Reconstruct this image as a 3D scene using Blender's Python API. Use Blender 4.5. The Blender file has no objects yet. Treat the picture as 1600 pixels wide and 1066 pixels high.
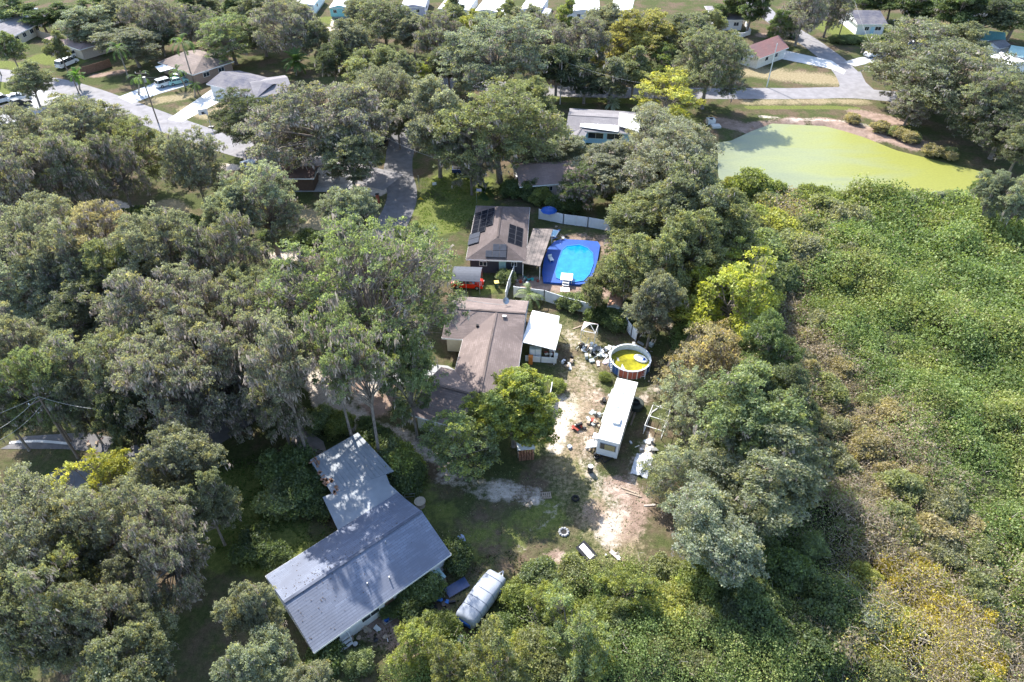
import bpy, math, random
import numpy as np
from mathutils import Vector, Matrix, noise

# ---------------------------------------------------------------- camera, sky, sun, exposure
S = bpy.context.scene
COL = S.collection
CAM_H, PITCH, FPX = 58.0, math.radians(41), 1067.0
cam = bpy.data.cameras.new('camera'); camo = bpy.data.objects.new('camera', cam); COL.objects.link(camo)
camo.location = (0, 0, CAM_H); camo.rotation_euler = (math.pi/2 - PITCH, 0, 0)
cam.lens = 24.0; cam.sensor_width = 36.0; cam.clip_start = 0.5; cam.clip_end = 6000
S.camera = camo
SUN_EL, SHADOW_DIR = math.radians(41.5), math.radians(-62)
sd = Vector((math.cos(SHADOW_DIR)*math.cos(SUN_EL), math.sin(SHADOW_DIR)*math.cos(SUN_EL), -math.sin(SUN_EL)))
sun = bpy.data.lights.new('sun', 'SUN'); sun.energy = 4.0; sun.angle = math.radians(0.53); sun.color = (1, 0.95, 0.87)
suno = bpy.data.objects.new('sun', sun); COL.objects.link(suno); suno.rotation_euler = sd.to_track_quat('-Z', 'Y').to_euler()
W = bpy.data.worlds.new('World'); S.world = W; W.use_nodes = True
wn = W.node_tree.nodes; wl = W.node_tree.links
sky = wn.new('ShaderNodeTexSky'); sky.sky_type = 'NISHITA'; sky.sun_disc = False; sky.sun_elevation = SUN_EL
az_to_sun = math.atan2(-sd.y, -sd.x)
sky.sun_rotation = math.pi/2 - az_to_sun
wl.new(sky.outputs[0], wn['Background'].inputs[0]); wn['Background'].inputs[1].default_value = 0.15
S.view_settings.view_transform = 'Standard'; S.view_settings.look = 'None'
S.view_settings.exposure = 1.55; S.view_settings.gamma = 1
S.render.engine = 'CYCLES'
cy = S.cycles; cy.max_bounces = 5; cy.diffuse_bounces = 3; cy.glossy_bounces = 2; cy.transmission_bounces = 2; cy.transparent_max_bounces = 4
cy.use_denoising = True

# ---------------------------------------------------------------- pixel of the photograph -> point of the place
cP, sP = math.cos(PITCH), math.sin(PITCH)
def gp(px, py, z=0.0):
    x = (px-800)/FPX; y = -(py-533)/FPX
    t = (CAM_H-z)/(sP - y*cP)
    return Vector((x*t, (cP + y*sP)*t, z))
def depth(p): return p[1]*cP + (CAM_H-p[2])*sP
def proj(x, y, z=0):
    d = y*cP + (CAM_H-z)*sP; u = y*sP - (CAM_H-z)*cP
    return 800 + FPX*x/d, 533 - FPX*u/d

# ---------------------------------------------------------------- materials
MATS = {}
def newmat(name):
    m = bpy.data.materials.new(name); m.use_nodes = True
    return m, m.node_tree.nodes, m.node_tree.links, m.node_tree.nodes['Principled BSDF']
def mat(name, c, rough=0.8, metal=0.0, var=0.12, scale=3.0, c2=None, bump=0.0, bscale=20.0, spec=0.3):
    """plain procedural surface: base colour with two scales of mottling"""
    if name in MATS: return MATS[name]
    m, n, l, b = newmat(name)
    tc = n.new('ShaderNodeTexCoord')
    t = n.new('ShaderNodeTexNoise'); t.inputs['Scale'].default_value = scale; t.inputs['Detail'].default_value = 5; t.inputs['Roughness'].default_value = 0.65
    l.new(tc.outputs['Object'], t.inputs['Vector'])
    r = n.new('ShaderNodeValToRGB'); r.color_ramp.elements[0].position = 0.32; r.color_ramp.elements[1].position = 0.68
    d = c2 if c2 else tuple(max(0, x*(1-var*1.6)) for x in c)
    u = c if c2 else tuple(min(1, x*(1+var*0.6)) for x in c)
    r.color_ramp.elements[0].color = (*d, 1); r.color_ramp.elements[1].color = (*u, 1)
    l.new(t.outputs['Fac'], r.inputs[0]); l.new(r.outputs[0], b.inputs['Base Color'])
    b.inputs['Roughness'].default_value = rough; b.inputs['Metallic'].default_value = metal
    b.inputs['Specular IOR Level'].default_value = spec
    if bump:
        t2 = n.new('ShaderNodeTexNoise'); t2.inputs['Scale'].default_value = bscale; l.new(tc.outputs['Object'], t2.inputs['Vector'])
        bp = n.new('ShaderNodeBump'); bp.inputs['Strength'].default_value = bump; bp.inputs['Distance'].default_value = 0.05
        l.new(t2.outputs['Fac'], bp.inputs['Height']); l.new(bp.outputs[0], b.inputs['Normal'])
    MATS[name] = m; return m
def roofmat(name, c, c2, stain=None, sc=0.35):
    """shingle colour: tab to tab variation plus blotchy weathering"""
    if name in MATS: return MATS[name]
    m, n, l, b = newmat(name)
    tc = n.new('ShaderNodeTexCoord'); sp = n.new('ShaderNodeSeparateXYZ'); l.new(tc.outputs['UV'], sp.inputs[0])
    br = n.new('ShaderNodeTexBrick'); br.inputs['Scale'].default_value = 1.0; br.inputs['Brick Width'].default_value = 0.9; br.inputs['Row Height'].default_value = 0.24
    br.inputs['Mortar Size'].default_value = 0.012; br.inputs['Bias'].default_value = 0
    br.inputs['Color1'].default_value = (*c, 1); br.inputs['Color2'].default_value = (*c2, 1); br.inputs['Mortar'].default_value = (*[x*0.55 for x in c2], 1)
    l.new(tc.outputs['UV'], br.inputs['Vector'])
    t = n.new('ShaderNodeTexNoise'); t.inputs['Scale'].default_value = sc; t.inputs['Detail'].default_value = 8; t.inputs['Roughness'].default_value = 0.7
    l.new(tc.outputs['Object'], t.inputs['Vector'])
    r = n.new('ShaderNodeValToRGB'); r.color_ramp.elements[0].position = 0.40; r.color_ramp.elements[1].position = 0.60
    r.color_ramp.elements[0].color = (0, 0, 0, 1)
    l.new(t.outputs['Fac'], r.inputs[0])
    mx = n.new('ShaderNodeMix'); mx.data_type = 'RGBA'
    l.new(r.outputs[0], mx.inputs[0]); l.new(br.outputs[0], mx.inputs[6]); mx.inputs[7].default_value = (*(stain or [x*0.75 for x in c]), 1)
    l.new(mx.outputs[2], b.inputs['Base Color']); b.inputs['Roughness'].default_value = 0.9; b.inputs['Specular IOR Level'].default_value = 0.15
    MATS[name] = m; return m
def leafmat(name, trans=0.5, rough=0.55, tint=(1.15, 1.2, 0.72, 1)):
    """leaf colour = colour of the tree (object colour) times the tint of the leaf"""
    m, n, l, b = newmat(name)
    oi = n.new('ShaderNodeObjectInfo'); at = n.new('ShaderNodeAttribute'); at.attribute_name = 'tint'
    mx = n.new('ShaderNodeMix'); mx.data_type = 'RGBA'; mx.blend_type = 'MULTIPLY'; mx.inputs[0].default_value = 1
    l.new(oi.outputs['Color'], mx.inputs[6]); l.new(at.outputs['Color'], mx.inputs[7])
    di = n.new('ShaderNodeBsdfDiffuse'); tr = n.new('ShaderNodeBsdfTranslucent'); gl = n.new('ShaderNodeBsdfGlossy'); gl.inputs['Roughness'].default_value = rough
    gl.inputs['Color'].default_value = (0.8, 0.85, 0.9, 1)
    ht = n.new('ShaderNodeMix'); ht.data_type = 'RGBA'; ht.blend_type = 'MULTIPLY'; ht.inputs[0].default_value = 1; ht.inputs[7].default_value = tint
    l.new(mx.outputs[2], ht.inputs[6])
    l.new(mx.outputs[2], di.inputs[0]); l.new(ht.outputs[2], tr.inputs[0])
    s1 = n.new('ShaderNodeMixShader'); s1.inputs[0].default_value = trans; l.new(di.outputs[0], s1.inputs[1]); l.new(tr.outputs[0], s1.inputs[2])
    s2 = n.new('ShaderNodeMixShader'); s2.inputs[0].default_value = 0.02; l.new(s1.outputs[0], s2.inputs[1]); l.new(gl.outputs[0], s2.inputs[2])
    l.new(s2.outputs[0], n['Material Output'].inputs[0]); n.remove(b)
    MATS[name] = m; return m
LEAF = leafmat('leaves'); VINE = leafmat('vine_leaves', 0.4); MOSSM = leafmat('spanish_moss', 0.3, tint=(1, 1, 1, 1))
BARK = mat('bark', (0.26, 0.22, 0.19), 0.95, var=0.35, scale=2.5)
DEADW = mat('dead_wood', (0.42, 0.37, 0.33), 0.9, var=0.2, scale=4)
PALMB = mat('palm_bark', (0.30, 0.26, 0.22), 0.95, var=0.2)
def m_(n, c, r=0.7, **k): return mat(n, c, r, **k)
WHITE = m_('white_paint', (0.80, 0.80, 0.78), 0.5, var=0.05)
WHITEM = m_('white_metal_roof', (0.82, 0.82, 0.80), 0.45, var=0.06, scale=0.8)
VINYL = m_('white_vinyl', (0.74, 0.75, 0.76), 0.5, var=0.08, scale=0.7)
GLASS = m_('window_glass', (0.03, 0.04, 0.05), 0.08, var=0.2, spec=0.6)
BLACK = m_('black_paint', (0.02, 0.02, 0.022), 0.3, var=0.1)
TYRE = m_('tyre_rubber', (0.02, 0.02, 0.02), 0.9)
STEEL = m_('galvanised_steel', (0.45, 0.46, 0.47), 0.4, metal=0.6)
DARKI = m_('dark_interior', (0.03, 0.03, 0.03), 0.9)
WOOD = m_('weathered_wood', (0.36, 0.29, 0.22), 0.9, var=0.25, scale=6)
WOODP = m_('pole_wood', (0.20, 0.16, 0.13), 0.95, var=0.2)
CONC = m_('concrete', (0.62, 0.61, 0.59), 0.9, var=0.10, scale=0.6)
CONC2 = m_('old_concrete', (0.40, 0.40, 0.40), 0.9, var=0.2, scale=0.8)
CREAM = m_('cream_stucco', (0.62, 0.58, 0.46), 0.9, var=0.06)

# ---------------------------------------------------------------- mesh helpers
def link(o, parent=None):
    COL.objects.link(o)
    if parent: o.parent = parent
    return o
def tag(o, label=None, cat=None, group=None, kind=None):
    if label: o['label'] = label
    if cat: o['category'] = cat
    if group: o['group'] = group
    if kind: o['kind'] = kind
    return o
def thing(name, label, cat, loc=(0, 0, 0), rz=0, group=None):
    o = bpy.data.objects.new(name, None); o.empty_display_size = 0.3; link(o); o.location = loc; o.rotation_euler = (0, 0, rz)
    return tag(o, label, cat, group)
class MB:
    def __init__(s): s.v = []; s.f = []; s.uv = []; s.M = None
    def add(s, vs, fs, uvs=None):
        b = len(s.v)
        s.v += [tuple(s.M @ Vector(v)) if s.M else tuple(v) for v in vs]
        for i, f in enumerate(fs):
            s.f.append(tuple(b+k for k in f)); s.uv.append(uvs[i] if uvs else None)
        return s
    def box(s, c, d, rz=0, rx=0, ry=0):
        M = Matrix.Translation(c) @ Matrix.Rotation(rz, 4, 'Z') @ Matrix.Rotation(ry, 4, 'Y') @ Matrix.Rotation(rx, 4, 'X')
        vs = [M @ Vector((x*d[0]/2, y*d[1]/2, z*d[2]/2)) for x in (-1, 1) for y in (-1, 1) for z in (-1, 1)]
        return s.add(vs, [(0, 1, 3, 2), (4, 6, 7, 5), (0, 4, 5, 1), (2, 3, 7, 6), (0, 2, 6, 4), (1, 5, 7, 3)])
    def bar(s, a, b, w, h=None):
        a = Vector(a); b = Vector(b); d = b-a; h = h or w
        q = d.to_track_quat('X', 'Z').to_matrix().to_4x4(); M = Matrix.Translation((a+b)/2) @ q; L = d.length
        vs = [M @ Vector((x*L/2, y*w/2, z*h/2)) for x in (-1, 1) for y in (-1, 1) for z in (-1, 1)]
        return s.add(vs, [(0, 1, 3, 2), (4, 6, 7, 5), (0, 4, 5, 1), (2, 3, 7, 6), (0, 2, 6, 4), (1, 5, 7, 3)])
    def tube(s, pts, rs, n=8, cap=True):
        pts = [Vector(p) for p in pts]; rs = rs if isinstance(rs, (list, tuple)) else [rs]*len(pts)
        vs = []; prev = None
        for i, p in enumerate(pts):
            d = (pts[min(i+1, len(pts)-1)] - pts[max(i-1, 0)]).normalized()
            if prev is None: u = d.orthogonal().normalized()
            else:
                u = prev - d*prev.dot(d); u = u.normalized() if u.length > 1e-5 else d.orthogonal().normalized()
            prev = u; w = d.cross(u)
            vs += [p + (u*math.cos(a) + w*math.sin(a))*rs[i] for a in [2*math.pi*k/n for k in range(n)]]
        fs = [(i*n+k, i*n+(k+1) % n, (i+1)*n+(k+1) % n, (i+1)*n+k) for i in range(len(pts)-1) for k in range(n)]
        if cap: fs += [tuple(range(n))[::-1], tuple((len(pts)-1)*n+k for k in range(n))]
        return s.add(vs, fs)
    def prism(s, poly, z0, z1):
        n = len(poly)
        return s.add([(p[0], p[1], z0) for p in poly]+[(p[0], p[1], z1) for p in poly],
                     [tuple(range(n))[::-1], tuple(range(n, 2*n))]+[(i, (i+1) % n, n+(i+1) % n, n+i) for i in range(n)])
    def lathe(s, prof, c=(0, 0, 0), n=16, cap=True):
        m = len(prof); vs = [(c[0]+r*math.cos(2*math.pi*k/n), c[1]+r*math.sin(2*math.pi*k/n), c[2]+z) for r, z in prof for k in range(n)]
        fs = [(i*n+k, i*n+(k+1) % n, (i+1)*n+(k+1) % n, (i+1)*n+k) for i in range(m-1) for k in range(n)]
        if cap: fs += [tuple(range(n))[::-1], tuple((m-1)*n+k for k in range(n))]
        return s.add(vs, fs)
    def build(s, name, m, parent=None, loc=None, rz=None, smooth=False):
        me = bpy.data.meshes.new(name); me.from_pydata(s.v, [], s.f); me.materials.append(m)
        if any(s.uv):
            ul = me.uv_layers.new(name='UVMap'); k = 0
            for f, u in zip(me.polygons, s.uv):
                for j in range(len(f.vertices)):
                    ul.data[k].uv = u[j] if u else (0, 0); k += 1
        if smooth: me.shade_smooth()
        me.validate(); me.update()
        o = bpy.data.objects.new(name, me); link(o, parent)
        if loc is not None: o.location = loc
        if rz is not None: o.rotation_euler = (0, 0, rz)
        return o
def part(name, m, parent, *boxes, **k):
    b = MB()
    for c, d, *r in boxes: b.box(c, d, *r)
    return b.build(name, m, parent, **k)
def np_mesh(name, V, nf, k, m, col=None):
    """V: vertices already in face order, k vertices to a face"""
    me = bpy.data.meshes.new(name); me.vertices.add(len(V)); me.vertices.foreach_set('co', np.ascontiguousarray(V, dtype=np.float32).ravel())
    me.loops.add(nf*k); me.loops.foreach_set('vertex_index', np.arange(nf*k, dtype=np.int32))
    me.polygons.add(nf); me.polygons.foreach_set('loop_start', np.arange(0, nf*k, k, dtype=np.int32))
    if col is not None:
        a = me.attributes.new('tint', 'FLOAT_COLOR', 'POINT')
        c = np.ones((nf, k, 4), dtype=np.float32); c[:, :, :3] = col[:, None, :]; a.data.foreach_set('color', c.ravel())
    me.materials.append(m); me.update(calc_edges=True); return me
def obj(name, me, parent=None, color=None):
    o = bpy.data.objects.new(name, me); link(o, parent)
    if color: o.color = (*color, 1)
    return o
def polysheet(name, pts, z, m, label=None, kind='structure'):
    b = MB(); b.add([(p[0], p[1], z) for p in pts], [tuple(range(len(pts)))])
    o = b.build(name, m); o['kind'] = kind
    me = o.data
    if me.polygons and me.polygons[0].normal.z < 0: me.flip_normals()
    return o
def pxs(l, z=0): return [gp(x, y, z) for x, y in l]
def smooth_line(pts, n=6):
    out = []
    P = [pts[0]]+list(pts)+[pts[-1]]
    for i in range(1, len(P)-2):
        for k in range(n):
            t = k/n; a, b, c, d = P[i-1], P[i], P[i+1], P[i+2]
            out.append(0.5*((2*b)+(c-a)*t+(2*a-5*b+4*c-d)*t*t+(3*b-a-3*c+d)*t**3))
    out.append(P[-2]); return out
def strip(name, pts, w, z, m, kind='structure'):
    L = smooth_line([Vector((p[0], p[1], 0)) for p in pts]); b = MB(); vs = []; fs = []
    for i, p in enumerate(L):
        d = (L[min(i+1, len(L)-1)]-L[max(i-1, 0)]).normalized(); q = Vector((-d.y, d.x, 0))
        ww = w*(1+0.06*noise.noise(p*0.2))
        vs += [(p+q*ww/2)+Vector((0, 0, z)), (p-q*ww/2)+Vector((0, 0, z))]
    fs = [(2*i+1, 2*i+3, 2*i+2, 2*i) for i in range(len(L)-1)]
    o = b.add(vs, fs).build(name, m); o['kind'] = kind; return o

# ---------------------------------------------------------------- ground
POND = pxs([(1122, 222), (1128, 232), (1128, 262), (1132, 298), (1180, 312), (1300, 318), (1420, 312), (1500, 306), (1560, 300), (1592, 286), (1545, 268), (1490, 256), (1440, 243), (1400, 233), (1350, 213), (1318, 203), (1290, 196), (1210, 192), (1176, 205), (1148, 218)])
def inpoly(X, Y, P):
    r = np.zeros(X.shape, bool); n = len(P)
    for i in range(n):
        x1, y1, x2, y2 = P[i][0], P[i][1], P[(i+1) % n][0], P[(i+1) % n][1]
        c = ((y1 > Y) != (y2 > Y)) & (X < (x2-x1)*(Y-y1)/((y2-y1) or 1e-9)+x1); r ^= c
    return r
def dseg(X, Y, P, closed=False):
    D = np.full(X.shape, 1e9); n = len(P)
    for i in range(n if closed else max(n-1, 1)):
        a = P[i]; b = P[(i+1) % n]; dx, dy = b[0]-a[0], b[1]-a[1]; L = dx*dx+dy*dy or 1e-9
        t = np.clip(((X-a[0])*dx+(Y-a[1])*dy)/L, 0, 1); D = np.minimum(D, np.hypot(X-a[0]-t*dx, Y-a[1]-t*dy))
    return D
def ground():
    step = 0.8; xs = np.arange(-175, 200, step); ys = np.arange(8, 262, step); X, Y = np.meshgrid(xs, ys); Z = np.zeros_like(X)
    dp = dseg(X, Y, POND, True); ip = inpoly(X, Y, POND); sdp = np.where(ip, -dp, dp)
    sdp += np.array([[1.3*noise.noise(Vector((x*0.25, y*0.25, 1)))+0.6*noise.noise(Vector((x*0.7, y*0.7, 3))) for x in xs] for y in ys])
    Z -= 0.9*np.clip(1-(sdp+0.5)/2.5, 0, 1)
    C = np.zeros(X.shape+(4,), np.float32)
    NZ = np.array([[noise.noise(Vector((x*0.35, y*0.35, 4))) for x in xs] for y in ys])
    def stroke(ch, pts, w, s=1.0):
        P = pxs(pts); D = dseg(X, Y, P); C[..., ch] = np.maximum(C[..., ch], s*np.clip(1.3-0.95*D/w, 0, 1)*np.clip(0.92+0.35*NZ, 0, 1))
    # 0 white sand, 1 dry tan grass, 2 bright lawn, 3 bare pink-brown dirt
    stroke(0, [(440, 560), (500, 590), (520, 640), (570, 665), (640, 690), (700, 720)], 2.4, .62); stroke(0, [(500, 600), (520, 640), (560, 662)], 2.3, 1.0)
    stroke(0, [(700, 742), (740, 757), (800, 770), (830, 775)], 2.5, .62)
    stroke(0, [(640, 560), (600, 590), (570, 620)], 1.6, .8)
    stroke(0, [(880, 640), (878, 670), (868, 700)], 1.5, .8); stroke(0, [(868, 620), (885, 660)], 1.5, .6)
    stroke(0, [(905, 590), (945, 640)], 1.6, .48); stroke(0, [(900, 560), (925, 600), (900, 650)], 1.8, .46)
    stroke(0, [(1000, 690), (985, 760), (960, 800)], 1.8, .48); stroke(0, [(1015, 680), (1010, 730)], 1.0, .75)
    stroke(0, [(980, 640), (1040, 600), (1060, 640)], 2.0, .5); stroke(0, [(1030, 480), (1060, 540)], 2.0, .5)
    stroke(0, [(810, 860), (870, 790), (960, 760)], 1.5, .45); stroke(0, [(840, 900), (880, 870)], 1.2, .5)
    stroke(0, [(430, 395), (450, 400)], 2.5, 1.0); stroke(0, [(540, 290), (570, 300), (590, 300)], 2.2, 1)
    stroke(0, [(1190, 182), (1230, 186), (1290, 187), (1340, 192), (1370, 200)], 1.5, .58); stroke(0, [(985, 432), (1000, 450)], 2, 1)
    stroke(0, [(170, 320), (195, 328)], 2.2, 1.0); stroke(0, [(340, 260), (370, 262)], 2, .8)
    stroke(0, [(500, 45), (560, 48), (700, 48), (830, 52), (960, 60)], 2.5, .9); stroke(0, [(520, 40), (520, 30)], 1.2, .7)
    stroke(0, [(430, 490), (470, 520)], 2.2, .8); stroke(0, [(120, 330), (125, 345)], 1.5, .9)
    for a in ([(240, 345), (260, 322), (285, 345)], [(465, 355), (500, 350)], [(450, 335), (490, 340)]): stroke(1, a, 3.0, 1)
    stroke(1, [(1170, 110), (1230, 118), (1300, 125)], 5.5, .85); stroke(1, [(1170, 160), (1290, 158), (1350, 160)], 2.5, .7)
    stroke(1, [(290, 170), (330, 182), (350, 165)], 2.6, .8); stroke(1, [(240, 158), (290, 150)], 3, .8); stroke(1, [(1215, 60), (1260, 72)], 3, .8)
    stroke(1, [(900, 520), (920, 560), (900, 620), (880, 720), (930, 800), (960, 850)], 5.0, .52); stroke(2, [(900, 520), (920, 560), (890, 640), (900, 720), (950, 820)], 4.0, .5)
    stroke(2, [(360, 760), (400, 830), (440, 860)], 5, .8); stroke(2, [(345, 800), (350, 850)], 4, .9); stroke(2, [(640, 760), (720, 850), (800, 830), (860, 800)], 4, .6)
    stroke(2, [(700, 285), (740, 310), (690, 350), (670, 330)], 4.5, 1); stroke(2, [(735, 280), (750, 285)], 3, 1)
    stroke(2, [(1290, 40), (1330, 55), (1350, 65)], 6, 1); stroke(2, [(1240, 30), (1180, 25)], 6, .7); stroke(2, [(1370, 75), (1390, 70)], 3, 1)
    stroke(2, [(0, 100), (30, 104)], 3, 1); stroke(2, [(0, 135), (30, 140), (60, 150)], 5, 1); stroke(2, [(70, 90), (110, 95)], 5, 1)
    stroke(2, [(515, 30), (545, 38)], 4, 1); stroke(2, [(100, 355), (120, 330)], 3, .9); stroke(2, [(780, 455), (740, 455)], 2.5, .6)
    stroke(2, [(620, 240), (600, 250)], 2, .8); stroke(2, [(930, 215), (950, 225)], 3, 1); stroke(2, [(870, 155), (1000, 158)], 2.5, .8)
    stroke(2, [(1170, 168), (1300, 168), (1340, 170)], 1.2, 1.0); stroke(2, [(415, 490), (420, 510)], 2, .8); stroke(2, [(1400, 50), (1380, 48)], 4, .9)
    stroke(2, [(690, 830), (720, 810), (770, 850)], 3, .5); stroke(2, [(640, 760), (660, 790)], 3, .5)
    stroke(3, [(930, 800), (975, 830), (990, 780), (960, 760)], 2.6, .75); stroke(3, [(850, 890), (870, 880)], 1.8, .9)
    stroke(3, [(900, 600), (930, 620), (900, 700)], 3, .62); stroke(0, [(890, 520), (910, 570), (930, 610)], 2.4, .5); stroke(0, [(930, 740), (970, 790), (950, 840)], 2.6, .58); stroke(0, [(880, 600), (910, 680), (930, 760)], 2.4, .52); stroke(3, [(560, 600), (590, 640), (600, 600)], 2.2, .8); stroke(3, [(590, 560), (600, 600)], 2, .7)
    stroke(3, [(1120, 190), (1170, 200), (1240, 190)], 3.2, .9); stroke(3, [(1290, 192), (1350, 205), (1430, 225)], 3.6, 1.0); stroke(3, [(1340, 175), (1400, 190)], 3.2, .8)
    stroke(3, [(840, 370), (940, 370), (950, 400)], 2.2, .6); stroke(3, [(820, 440), (940, 455)], 2.5, .8); stroke(3, [(430, 950), (560, 1010), (640, 960)], 2.0, .4)
    stroke(3, [(1225, 55), (1190, 55)], 3, .7); stroke(3, [(150, 118), (190, 112)], 2.5, .7); stroke(3, [(640, 1000), (590, 970)], 2.5, .8)
    ny, nx = X.shape
    V = np.stack([X, Y, Z], -1).reshape(-1, 3); i = np.arange(ny*nx).reshape(ny, nx)
    F = np.stack([i[:-1, :-1], i[:-1, 1:], i[1:, 1:], i[1:, :-1]], -1).reshape(-1, 4)
    me = bpy.data.meshes.new('ground'); me.vertices.add(len(V)); me.vertices.foreach_set('co', V.astype(np.float32).ravel())
    me.loops.add(F.size); me.loops.foreach_set('vertex_index', F.astype(np.int32).ravel())
    me.polygons.add(len(F)); me.polygons.foreach_set('loop_start', np.arange(0, F.size, 4, dtype=np.int32))
    a = me.attributes.new('cover', 'FLOAT_COLOR', 'POINT'); a.data.foreach_set('color', C.reshape(-1))
    me.update(calc_edges=True)
    m, n, l, b = newmat('ground')
    at = n.new('ShaderNodeAttribute'); at.attribute_name = 'cover'; se = n.new('ShaderNodeSeparateColor'); l.new(at.outputs['Color'], se.inputs[0])
    tc = n.new('ShaderNodeTexCoord')
    def nz(scale, detail=6, rough=0.65):
        t = n.new('ShaderNodeTexNoise'); t.inputs['Scale'].default_value = scale; t.inputs['Detail'].default_value = detail; t.inputs['Roughness'].default_value = rough
        l.new(tc.outputs['Object'], t.inputs['Vector']); return t.outputs['Fac']
    def ramp(src, p0, p1, c0=(0, 0, 0), c1=(1, 1, 1)):
        r = n.new('ShaderNodeValToRGB'); r.color_ramp.elements[0].position = p0; r.color_ramp.elements[1].position = p1
        r.color_ramp.elements[0].color = (*c0, 1); r.color_ramp.elements[1].color = (*c1, 1); l.new(src, r.inputs[0]); return r.outputs[0]
    def mix(f, a_, b_):
        x = n.new('ShaderNodeMix'); x.data_type = 'RGBA'; l.new(f, x.inputs[0]); l.new(a_, x.inputs[6]); l.new(b_, x.inputs[7]); return x.outputs[2]
    def thr(ch, nn, lo=0.42, hi=0.6):
        ma = n.new('ShaderNodeMath'); ma.operation = 'MULTIPLY_ADD'; l.new(nn, ma.inputs[0]); ma.inputs[1].default_value = 0.75
        sb = n.new('ShaderNodeMath'); sb.operation = 'SUBTRACT'; l.new(ch, sb.inputs[0]); sb.inputs[1].default_value = 0.375; l.new(sb.outputs[0], ma.inputs[2])
        return ramp(ma.outputs[0], lo, hi)
    n5 = nz(1.3, 10, 0.78); n1, n2, n3, n4 = nz(0.7, 8), nz(2.2, 8, 0.7), nz(0.18, 5), nz(9, 4)
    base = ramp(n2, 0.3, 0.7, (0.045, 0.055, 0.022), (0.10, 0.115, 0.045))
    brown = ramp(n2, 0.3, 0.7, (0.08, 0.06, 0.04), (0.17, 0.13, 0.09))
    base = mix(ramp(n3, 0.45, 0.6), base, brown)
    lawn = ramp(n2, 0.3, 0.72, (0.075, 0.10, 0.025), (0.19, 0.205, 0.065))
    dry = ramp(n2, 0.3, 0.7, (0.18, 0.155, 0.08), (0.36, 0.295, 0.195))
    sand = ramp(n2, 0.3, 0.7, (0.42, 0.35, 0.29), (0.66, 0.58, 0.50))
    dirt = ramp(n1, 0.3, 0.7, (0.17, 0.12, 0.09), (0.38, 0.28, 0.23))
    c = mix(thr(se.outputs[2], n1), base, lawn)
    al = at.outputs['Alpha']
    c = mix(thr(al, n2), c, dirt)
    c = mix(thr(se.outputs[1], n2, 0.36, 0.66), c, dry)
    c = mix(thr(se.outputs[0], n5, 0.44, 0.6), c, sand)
    sp = ramp(n4, 0.35, 0.65, (0.78, 0.78, 0.78), (1.12, 1.12, 1.12))
    mu = n.new('ShaderNodeMix'); mu.data_type = 'RGBA'; mu.blend_type = 'MULTIPLY'; mu.inputs[0].default_value = 1; l.new(c, mu.inputs[6]); l.new(sp, mu.inputs[7])
    l.new(mu.outputs[2], b.inputs['Base Color']); b.inputs['Roughness'].default_value = 1; b.inputs['Specular IOR Level'].default_value = 0.05
    bp = n.new('ShaderNodeBump'); bp.inputs['Strength'].default_value = 0.7; bp.inputs['Distance'].default_value = 0.15; l.new(nz(6, 6), bp.inputs['Height']); l.new(bp.outputs[0], b.inputs['Normal'])
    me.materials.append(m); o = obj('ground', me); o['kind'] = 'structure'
    far = mat('far_ground', (0.12, 0.13, 0.06), 1, scale=0.05, c2=(0.06, 0.08, 0.03))
    polysheet('ground', [(-2500, -2500), (2500, -2500), (2500, 3000), (-2500, 3000)], -1.5, far)
ground()
def pondmat():
    m, n, l, b = newmat('duckweed')
    tc = n.new('ShaderNodeTexCoord'); sp = n.new('ShaderNodeSeparateXYZ'); l.new(tc.outputs['Object'], sp.inputs[0])
    mp = n.new('ShaderNodeMapping'); mp.inputs['Scale'].default_value = (0.05, 0.16, 1); mp.inputs['Rotation'].default_value = (0, 0, -0.3); l.new(tc.outputs['Object'], mp.inputs[0])
    t = n.new('ShaderNodeTexNoise'); t.inputs['Scale'].default_value = 1.0; t.inputs['Detail'].default_value = 8; t.inputs['Distortion'].default_value = 1.2; l.new(mp.outputs[0], t.inputs[0])
    t2 = n.new('ShaderNodeTexNoise'); t2.inputs['Scale'].default_value = 2.5; t2.inputs['Detail'].default_value = 8; l.new(tc.outputs['Object'], t2.inputs[0])
    # the mat of weed is thick and yellow along the east and north shore, thin and pale in the west
    mr = n.new('ShaderNodeMapRange'); mr.inputs[1].default_value = 38; mr.inputs[2].default_value = 95; l.new(sp.outputs[0], mr.inputs[0])
    ad = n.new('ShaderNodeMath'); ad.operation = 'MULTIPLY_ADD'; l.new(t.outputs['Fac'], ad.inputs[0]); ad.inputs[1].default_value = 0.9; l.new(mr.outputs[0], ad.inputs[2])
    r = n.new('ShaderNodeValToRGB'); e = r.color_ramp.elements; e[0].position = 0.35; e[0].color = (0.15, 0.175, 0.12, 1); e[1].position = 1.0; e[1].color = (0.235, 0.245, 0.055, 1)
    k = e.new(0.75); k.color = (0.225, 0.245, 0.105, 1)
    l.new(ad.outputs[0], r.inputs[0])
    r2 = n.new('ShaderNodeValToRGB'); r2.color_ramp.elements[0].position = 0.3; r2.color_ramp.elements[0].color = (0.85, 0.85, 0.85, 1); r2.color_ramp.elements[1].position = 0.6; l.new(t2.outputs['Fac'], r2.inputs[0])
    mu = n.new('ShaderNodeMix'); mu.data_type = 'RGBA'; mu.blend_type = 'MULTIPLY'; mu.inputs[0].default_value = 1; l.new(r.outputs[0], mu.inputs[6]); l.new(r2.outputs[0], mu.inputs[7])
    l.new(mu.outputs[2], b.inputs['Base Color']); b.inputs['Roughness'].default_value = 0.45; b.inputs['Specular IOR Level'].default_value = 0.5
    return m
cen = sum(POND, Vector())/len(POND)
polysheet('pond', [cen+(p-cen)*1.03 for p in POND], -0.35, pondmat())

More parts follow.
